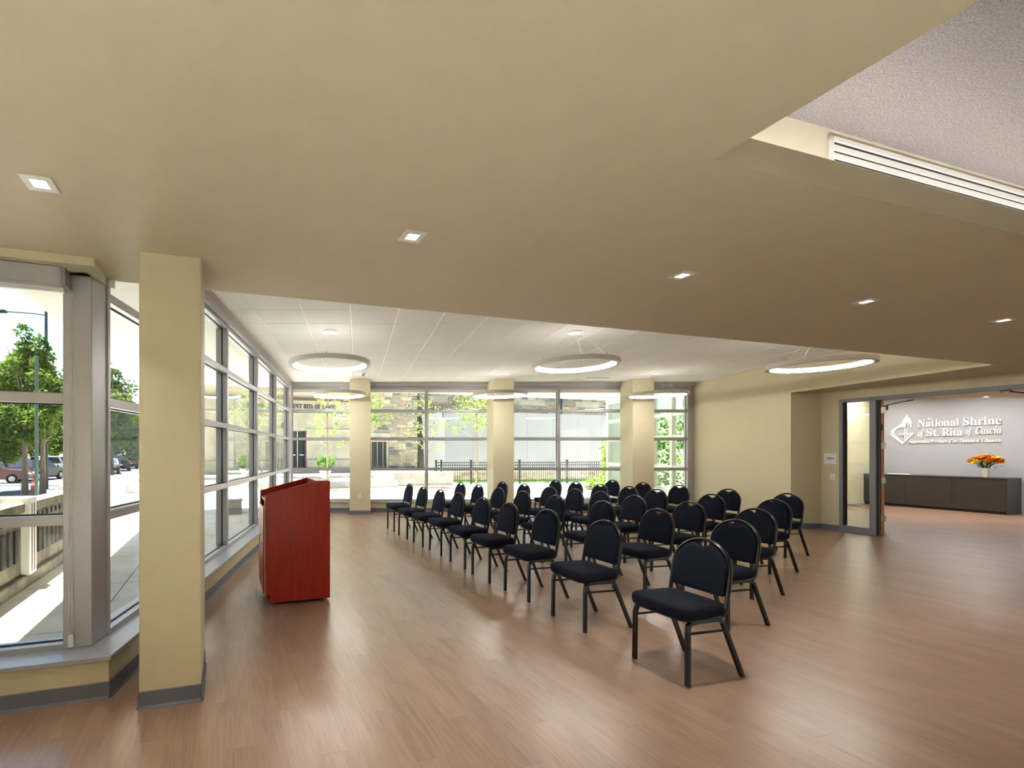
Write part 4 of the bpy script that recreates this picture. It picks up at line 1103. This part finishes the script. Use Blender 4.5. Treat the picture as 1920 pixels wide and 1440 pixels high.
# ================================================================== PLANTS
def leaf_cloud(name, m, blobs, n, size, parent):
    """leaf blades scattered through a set of ellipsoids (x,y,z,rx,ry,rz)"""
    b_v, b_f = [], []
    wts = [bb[3] * bb[4] * bb[5] for bb in blobs]; tot = sum(wts)
    for (x, y, z, rx, ry, rz), w_ in zip(blobs, wts):
        for k in range(int(n * w_ / tot)):
            while True:
                p = Vector((rnd.uniform(-1, 1), rnd.uniform(-1, 1), rnd.uniform(-1, 1)))
                if 0.15 < p.length < 1: break
            if rnd.random() < 0.6: p = p / p.length * rnd.uniform(0.75, 1.02)
            c_ = Vector((x + p.x * rx, y + p.y * ry, z + p.z * rz))
            d = Vector((rnd.gauss(0, 1), rnd.gauss(0, 1), rnd.gauss(-0.2, .7))).normalized(); s_ = size * rnd.uniform(.6, 1.3)
            e = d.orthogonal().normalized(); e = Matrix.Rotation(rnd.uniform(0, 6.28), 3, d) @ e
            i = len(b_v)
            b_v += [tuple(c_), tuple(c_ + d * s_ * .5 + e * s_ * .3), tuple(c_ + d * s_), tuple(c_ + d * s_ * .5 - e * s_ * .3)]
            b_f.append((i, i + 1, i + 2, i + 3))
    me = bpy.data.meshes.new(name); me.from_pydata(b_v, [], b_f); me.materials.append(M[m])
    return link(name, me, parent)
def street_tree(x, y, ztop, zbot, rad, label, n=9500, ground=-0.5, size=0.21):
    t = empty('street_tree', x, y, ground); tag(t, label, 'tree', 'street trees along the car park')
    h = ztop - ground; zb_ = zbot - ground
    br = MB().tube([(0, 0, 0), (0.03, 0, zb_ * .6), (-0.02, .03, zb_ + .6), (0, 0, h * .6), (0, 0, h * .92)], [0.16, 0.12, 0.10, 0.06, 0.015], 8)
    for k in range(9):
        a = rnd.uniform(0, 6.28); z0 = zb_ + (h - zb_) * rnd.uniform(-.08, .55); r = rad * rnd.uniform(.5, .85)
        br.tube([(0, 0, z0), (r * .4 * cos(a), r * .4 * sin(a), z0 + r * .5), (r * cos(a), r * sin(a), z0 + r * 1.2)], [0.05, 0.035, 0.01], 5)
    br.build('trunk', 'bark', t, smooth=True)
    blobs = []
    for k in range(26):
        f_ = rnd.random(); zc = zb_ + (h - zb_) * (0.08 + 0.80 * f_); w_ = rad * (1 - 0.75 * max(0, f_ - .35) / .65) * rnd.uniform(.5, .85); a = rnd.uniform(0, 6.28)
        rr = rad * rnd.uniform(.28, .45) * (1 - 0.5 * f_)
        blobs.append((w_ * cos(a), w_ * sin(a), zc, rr, rr, rr * 1.15))
    blobs.append((0, 0, zb_ + (h - zb_) * .45, rad * .5, rad * .5, (h - zb_) * .35)); blobs.append((0, 0, h * .93, rad * .22, rad * .22, (h - zb_) * .10))
    leaf_cloud('crown', 'leaf', blobs, n, size, t)
    return t
def pxz(px, z): return ((px - 670) * z / 850.0, z)
street_tree(-16.0, 21.8, 7.7, 1.7, 1.7, 'conical leafy street tree, tallest behind the bay window')
street_tree(-15.0, 21.6, 7.1, 1.5, 1.35, 'slimmer leafy street tree close to the lamp post')
street_tree(-18.6, 22.6, 6.6, 1.5, 1.9, 'leafy street tree at the outer edge of the bay window')
street_tree(-19.5, 36.0, 9.0, 1.1, 3.0, 'leafy street tree over the parked cars, beyond the corner post', 8500, size=0.30)
street_tree(-28.3, 44.0, 9.4, 1.2, 3.4, 'broad leafy street tree far beyond the corner post', 7000, size=0.38)
street_tree(-29.5, 38.0, 8.0, 1.4, 3.4, 'broad leafy street tree behind the blue pickup', 6000, size=0.38)
street_tree(-40.5, 77.0, 11.0, 0.8, 5.5, 'distant street tree at the end of the car row', 6000, size=0.6)
street_tree(-48.0, 74.0, 11.0, 0.8, 6.0, 'distant round tree behind the second car row', 6000, size=0.6)
street_tree(-58.0, 72.0, 11.0, 0.8, 6.0, 'distant round tree at the outer end of the car park', 6000, size=0.6)

def young_tree(x, y, h, zf, rad, label, n, lean=0.0, ground=-0.02, bark='palebark', size=0.11):
    t = empty('young_tree', x, y, ground); tag(t, label, 'tree', 'young plaza trees')
    br = MB().tube([(0, 0, 0), (0.02, 0, zf), (lean * .5, .02, (zf + h) / 2), (lean, 0, h * .97)], [0.05, 0.042, 0.03, 0.008], 7)
    blobs = []
    for k in range(20):
        f_ = k / 19; a = k * 2.4 + rnd.uniform(-.4, .4); z0 = zf + (h - zf) * f_ * .75; r = rad * (1 - .5 * f_) * rnd.uniform(.65, 1.05); z1 = z0 + r * rnd.uniform(.5, 1.0)
        br.tube([(lean * f_ * .7, 0, z0), (r * .5 * cos(a) + lean * f_, r * .5 * sin(a), z0 + (z1 - z0) * .6), (r * cos(a) + lean * f_, r * sin(a), z1)], [0.018, 0.012, 0.004], 4)
        for q in (0.65, 1.0): blobs.append((r * q * cos(a) + lean * f_, r * q * sin(a), z0 + (z1 - z0) * q, rad * .22, rad * .22, rad * .17))
    br.build('trunk', bark, t, smooth=True)
    leaf_cloud('crown', 'leaf2', blobs, n, size, t)
    return t
young_tree(-1.30, 19.5, 4.6, 1.55, 1.0, 'slender young tree between lectern and church doors', 560)
young_tree(0.22, 18.2, 5.0, 2.25, 1.05, 'bright green young tree partly hidden by the far lectern column', 1250)
young_tree(3.1, 20.2, 4.5, 1.5, 1.0, 'sparse pale young tree before the stone church wall', 420, lean=-.15)
young_tree(5.28, 20.1, 4.8, 2.0, 1.35, 'fuller young tree beside the middle far column', 1500)
young_tree(-5.0, 20.5, 4.4, 1.5, 1.2, 'young tree seen through the left window row', 420, ground=0.265)
for x, y, w_, d, lb in ((-0.75, 18.7, 1.2, .8, 'red brick tree pit behind the lectern column'), (-0.2, 15.5, 1.3, .8, 'red brick paving patch close to the far windows, behind the lectern'), (3.2, 20.1, 1.9, 1.0, 'red brick tree pit of the sparse young tree'), (4.9, 17.2, 2.6, 1.0, 'red brick paving strip before the middle column')):
    o = empty('brick_tree_pit', x, y, -0.02); tag(o, lb, 'brick paving', 'brick tree pits')
    for i in range(int(w_ / .21)):
        for j in range(int(d / .105)):
            MB().box(-w_ / 2 + i * .21 + .004 , -w_ / 2 + i * .21 + .206, -d / 2 + j * .105 + .003, -d / 2 + j * .105 + .102, -0.01, 0.004).build('brick', 'brickred', o)
# potted shrubs
def potted(x, y, z, label, s=1.0):
    t = empty('potted_shrub', x, y, z); tag(t, label, 'potted plant', 'white potted shrubs')
    MB().lathe([(0.17 * s, 0), (0.25 * s, .36 * s), (0.28 * s, .36 * s), (0.28 * s, .42 * s), (0.24 * s, .42 * s), (.23 * s, .38 * s), (0, .38 * s)], 20).build('pot', 'terracotta', t, smooth=True)
    leaf_cloud('foliage', 'leaf3', [(0, 0, .70 * s, .36 * s, .36 * s, .28 * s), (.2 * s, 0, .85 * s, .28 * s, .28 * s, .22 * s), (-.18 * s, 0, .88 * s, .26 * s, .26 * s, .22 * s)], 900, 0.10 * s, t)
potted(-1.49, 21.1, 0.27, 'white pot with a green shrub on the church terrace', 1.0)
potted(-5.5, 22.4, 0.27, 'white pot with a pale shrub seen through the left windows', 1.1)
potted(-4.2, 23.0, 0.40, 'small white potted shrub beside the church doors', 0.5)
# shrubs by the wing
t = empty('climbing_shrub', 9.9, 17.6, -0.02); tag(t, 'tall bright green shrub beside the glazed wing', 'shrub')
leaf_cloud('foliage', 'leaf2', [(0, 0, .9, .38, .38, .9), (-.1, 0, 1.7, .30, .3, .55)], 1300, 0.12, t); MB().tube([(0, 0, 0), (0, 0, 1.6)], .03, 6).build('stem', 'bark', t)
t = empty('low_shrub', 10.6, 19.6, -0.02); tag(t, 'low spreading yellow green shrub in the mulch bed', 'shrub')
leaf_cloud('foliage', 'leaf2', [(0, 0, .25, .8, .5, .28), (.8, .2, .22, .7, .5, .26)], 1100, 0.11, t)
o = MB().prism([(9.6, 18.9), (12.8, 19.4), (12.8, 20.6), (10.2, 20.4)], -0.02, 0.03).build('mulch_bed', 'soil'); tag(o, 'brown mulch bed under the low shrub', 'planting bed')
for k, (x, y) in enumerate(((10.4, 13.2), (10.8, 14.6), (10.2, 15.6))):
    t = empty('courtyard_shrub', x, y, 0); tag(t, ('green courtyard shrub behind the wing glass, by the window', 'green courtyard shrub in the middle of the wing glass', 'green courtyard shrub at the far end of the wing glass')[k], 'shrub', 'courtyard shrubs')
    leaf_cloud('foliage', 'leaf3', [(0, 0, 1.2, .6, .6, 1.1), (0, .1, 2.3, .5, .5, .7)], 900, 0.15, t); MB().tube([(0, 0, 0), (0, 0, 2)], .03, 6).build('stem', 'bark', t)
o = empty('concrete_bench', -3.25, 11.6, -0.02, TH); tag(o, 'square concrete bench block on the pavement outside the left windows', 'bench')
MB().box(-.28, .28, -.28, .28, 0, 0.33).build('block', 'concrete2', o, bevel=0.02, seg=1); MB().box(-.30, .30, -.30, .30, 0.33, 0.40).build('seat', 'concrete2', o, bevel=0.015, seg=1)

# ================================================================== STREET FURNITURE AND CARS
o = empty('street_lamp', *pxz(86.5, 25.0), -0.5); tag(o, 'tall dark street lamp with an arm above the trees', 'street lamp')
MB().tube([(0, 0, 0), (0, 0, 9.8)], [0.11, 0.075], 10).build('pole', 'iron', o, smooth=True)
MB().tube([(0, 0, 9.6), (-1.0, 0, 9.72), (-2.2, 0, 9.8)], 0.035, 6).build('arm', 'iron', o)
MB().box(-2.9, -2.2, -.14, .14, 9.74, 9.88).build('lamp_head', 'iron', o, bevel=0.03)
o = empty('sign_pole', *pxz(68.5, 15.0), -0.5); tag(o, 'slim dark green sign pole before the parked cars', 'pole')
MB().lathe([(.055, 0), (.05, 2.6), (.045, 5.2), (0, 5.22)], 10).build('pole', mat('green_paint', (38, 62, 54), .4), o, smooth=True)
o = empty('traffic_cone', *pxz(62, 24.0), -0.5); tag(o, 'orange traffic cone behind the dark hatchback', 'traffic cone')
MB().box(-.18, .18, -.18, .18, 0, .03).build('base', 'orange', o); MB().lathe([(.13, .03), (.03, .7), (0, .7)], 14).build('cone', 'orange', o, smooth=True); MB().lathe([(.101, .28), (.07, .45)], 14, cap=False).build('band', 'white', o)

CARS = {}
def car(kind, col, x, y, rot, label, ground=-0.5):
    """cars look along +y locally; the rear bumper is at -y"""
    t = empty(kind, x, y, ground, rot); tag(t, label, 'car', 'parked cars')
    Lh, W2, roof, hood = {'hatchback': (2.1, .88, 1.48, .95), 'sedan': (2.35, .90, 1.43, .95), 'minivan': (2.45, .97, 1.72, 1.05), 'pickup_truck': (2.7, .98, 1.78, 1.10), 'suv': (2.3, .95, 1.70, 1.08)}[kind]
    if col not in CARS: CARS[col] = mat('car_paint_%d_%d_%d' % col, col, 0.25, spec=0.6, coat=0.6)
    paint = CARS[col]
    side = [(-Lh, .32), (-Lh - .06, .55), (-Lh, .80), (-Lh + .05, hood), (Lh * .45, hood), (Lh * .85, hood - .12), (Lh, hood - .25), (Lh + .05, .5), (Lh, .28)]
    for s_ in (1,): pass
    def ringx(xw, ins): return [(xw, y_ * (1 - ins), z_) for y_, z_ in side]
    rings_ = [ringx(-W2 + .05, .012), ringx(-W2, 0), ringx(W2, 0), ringx(W2 - .0, 0), ringx(W2 - .05 + .05, 0)]
    MB().loops([[(-W2, y_, z_) for y_, z_ in side], [(W2, y_, z_) for y_, z_ in side]]).build('body', paint, t, bevel=0.05, seg=2, angle=25)
    ry0, ry1, fy1, fy0 = {'hatchback': (-Lh + .10, -Lh + .45, .30, .95), 'sedan': (-Lh + .75, -Lh + 1.35, .25, 1.0), 'minivan': (-Lh + .08, -Lh + .35, .65, 1.45), 'pickup_truck': (-.35, -.15, .85, 1.5), 'suv': (-Lh + .08, -Lh + .35, .45, 1.05)}[kind]
    zb = hood - .02; w1, w0 = W2 - .20, W2 - .04; zr = roof
    MB().loops([[(-w0, ry0, zb), (w0, ry0, zb), (w0, fy0, zb), (-w0, fy0, zb)], [(-w1, ry1, zr), (w1, ry1, zr), (w1, fy1, zr), (-w1, fy1, zr)]]).build('cabin', paint, t, bevel=0.05, seg=2, angle=20)
    def quad(a, b, c_, d, nm, off):
        P = [Vector(p) for p in (a, b, c_, d)]; nrm = (P[1] - P[0]).cross(P[3] - P[0]).normalized()
        if nrm.dot(Vector(off)) < 0: nrm = -nrm
        cen = sum(P, Vector()) / 4
        Q = [cen + (p - cen) * .86 + nrm * .006 for p in P]
        MB().loops([[tuple(p - nrm * .02) for p in Q], [tuple(p) for p in Q]]).build(nm, 'darkglass', t)
    def at(xw, yy0, yy1, f_, s): return (s * (w0 + (w1 - w0) * f_), yy0 + (yy1 - yy0) * f_, zb + (zr - zb) * f_)
    quad(at(0, ry0, ry1, .05, -1), at(0, ry0, ry1, .05, 1), at(0, ry0, ry1, .97, 1), at(0, ry0, ry1, .97, -1), 'rear_window', (0, -1, .3))
    quad(at(0, fy0, fy1, .05, -1), at(0, fy0, fy1, .05, 1), at(0, fy0, fy1, .97, 1), at(0, fy0, fy1, .97, -1), 'windscreen', (0, 1, .3))
    for s in (-1, 1):
        ym0, ym1 = (ry0 + fy0) / 2, (ry1 + fy1) / 2
        quad(at(0, ry0, ry1, .08, s), at(0, ym0, ym1, .08, s), at(0, ym0, ym1, .92, s), at(0, ry0, ry1, .92, s), 'side_window', (s, 0, .2))
        quad(at(0, ym0, ym1, .08, s), at(0, fy0, fy1, .08, s), at(0, fy0, fy1, .92, s), at(0, ym0, ym1, .92, s), 'side_window', (s, 0, .2))
        MB().box(min(s * (W2 - .30), s * (W2 + .005)), max(s * (W2 - .30), s * (W2 + .005)), -Lh - .045, -Lh + .12, hood - .26, hood - .12).build('tail_light', 'redlight', t, bevel=.02)
        MB().box(min(s * (W2 - .35), s * (W2 - .02)), max(s * (W2 - .35), s * (W2 - .02)), Lh - .2, Lh + .04, hood - .38, hood - .26).build('head_light', 'white', t, bevel=.02)
        MB().box(s * W2 - .06 + s * .10, s * W2 + .06 + s * .10, fy0 - .22, fy0 - .10, hood + .0, hood + .12).build('wing_mirror', paint, t, bevel=.02)
        for yy in (-Lh * .62, Lh * .62):
            wh = MB().lathe([(0, -.11), (.30, -.11), (.33, -.08), (.33, .08), (.30, .11), (.22, .115), (.20, .09), (0, .09)], 18, Matrix.Translation((s * (W2 - .09), yy, .33)) @ Matrix.Rotation(s * pi / 2, 4, 'Y')).build('wheel', 'rubber', t)
            MB().lathe([(0, .0), (.19, .0), (.18, .02), (0, .03)], 12, Matrix.Translation((s * (W2 + .015), yy, .33)) @ Matrix.Rotation(s * pi / 2, 4, 'Y')).build('hub_cap', 'steel', wh)
    MB().box(-W2 + .04, W2 - .04, -Lh - .09, -Lh + .05, .36, .58).build('bumper', 'rubber', t, bevel=.03)
    MB().box(-.22, .22, -Lh - .075, -Lh - .05, .64, .76).build('number_plate', 'paper', t)
    if kind in ('hatchback', 'suv'): MB().lathe([(0, 0), (.06, 0), (.05, .012), (0, .012)], 14, Matrix.Translation((0, -Lh - .055, hood - .14)) @ Matrix.Rotation(pi / 2, 4, 'X')).build('badge', 'chrome', t)
    return t
car('hatchback', (44, 46, 60), -23.6, 33.5, radians(4), 'dark hatchback seen from behind beside the tree trunk')
car('sedan', (92, 34, 40), -23.9, 29.3, radians(-64), 'maroon sedan at the outer edge of the bay window')
car('minivan', (196, 200, 204), -25.6, 39.4, radians(-30), 'silver minivan right of the dark hatchback')
car('pickup_truck', (34, 52, 122), -33.9, 44.0, radians(78), 'blue pickup behind the maroon sedan')
car('sedan', (214, 216, 218), -35.1, 48.5, radians(80), 'white sedan in the second row of the car park')
car('suv', (222, 222, 222), -35.5, 53.0, radians(84), 'white car behind the silver minivan')
row = [('sedan', (120, 122, 126), 204, 44.0, 'grey sedan, first of the row beyond the corner post'), ('suv', (40, 42, 48), 225, 50.5, 'black suv, second of the row beyond the corner post'), ('suv', (96, 40, 44), 242, 57.5, 'dark red suv in the row beyond the corner post'),
       ('sedan', (44, 64, 150), 256, 64.5, 'blue sedan at the end of the row beyond the corner post'), ('minivan', (214, 214, 214), 200, 58.0, 'white van behind the grey sedan of the row'), ('sedan', (226, 228, 230), 214, 65.0, 'white sedan behind the black suv of the row'), ('suv', (160, 176, 190), 231, 70.5, 'pale blue suv behind the dark red suv')]
for kd, cl, px, z, lb in row:
    x, y = pxz(px, z); car(kd, cl, x, y, radians(29), lb)
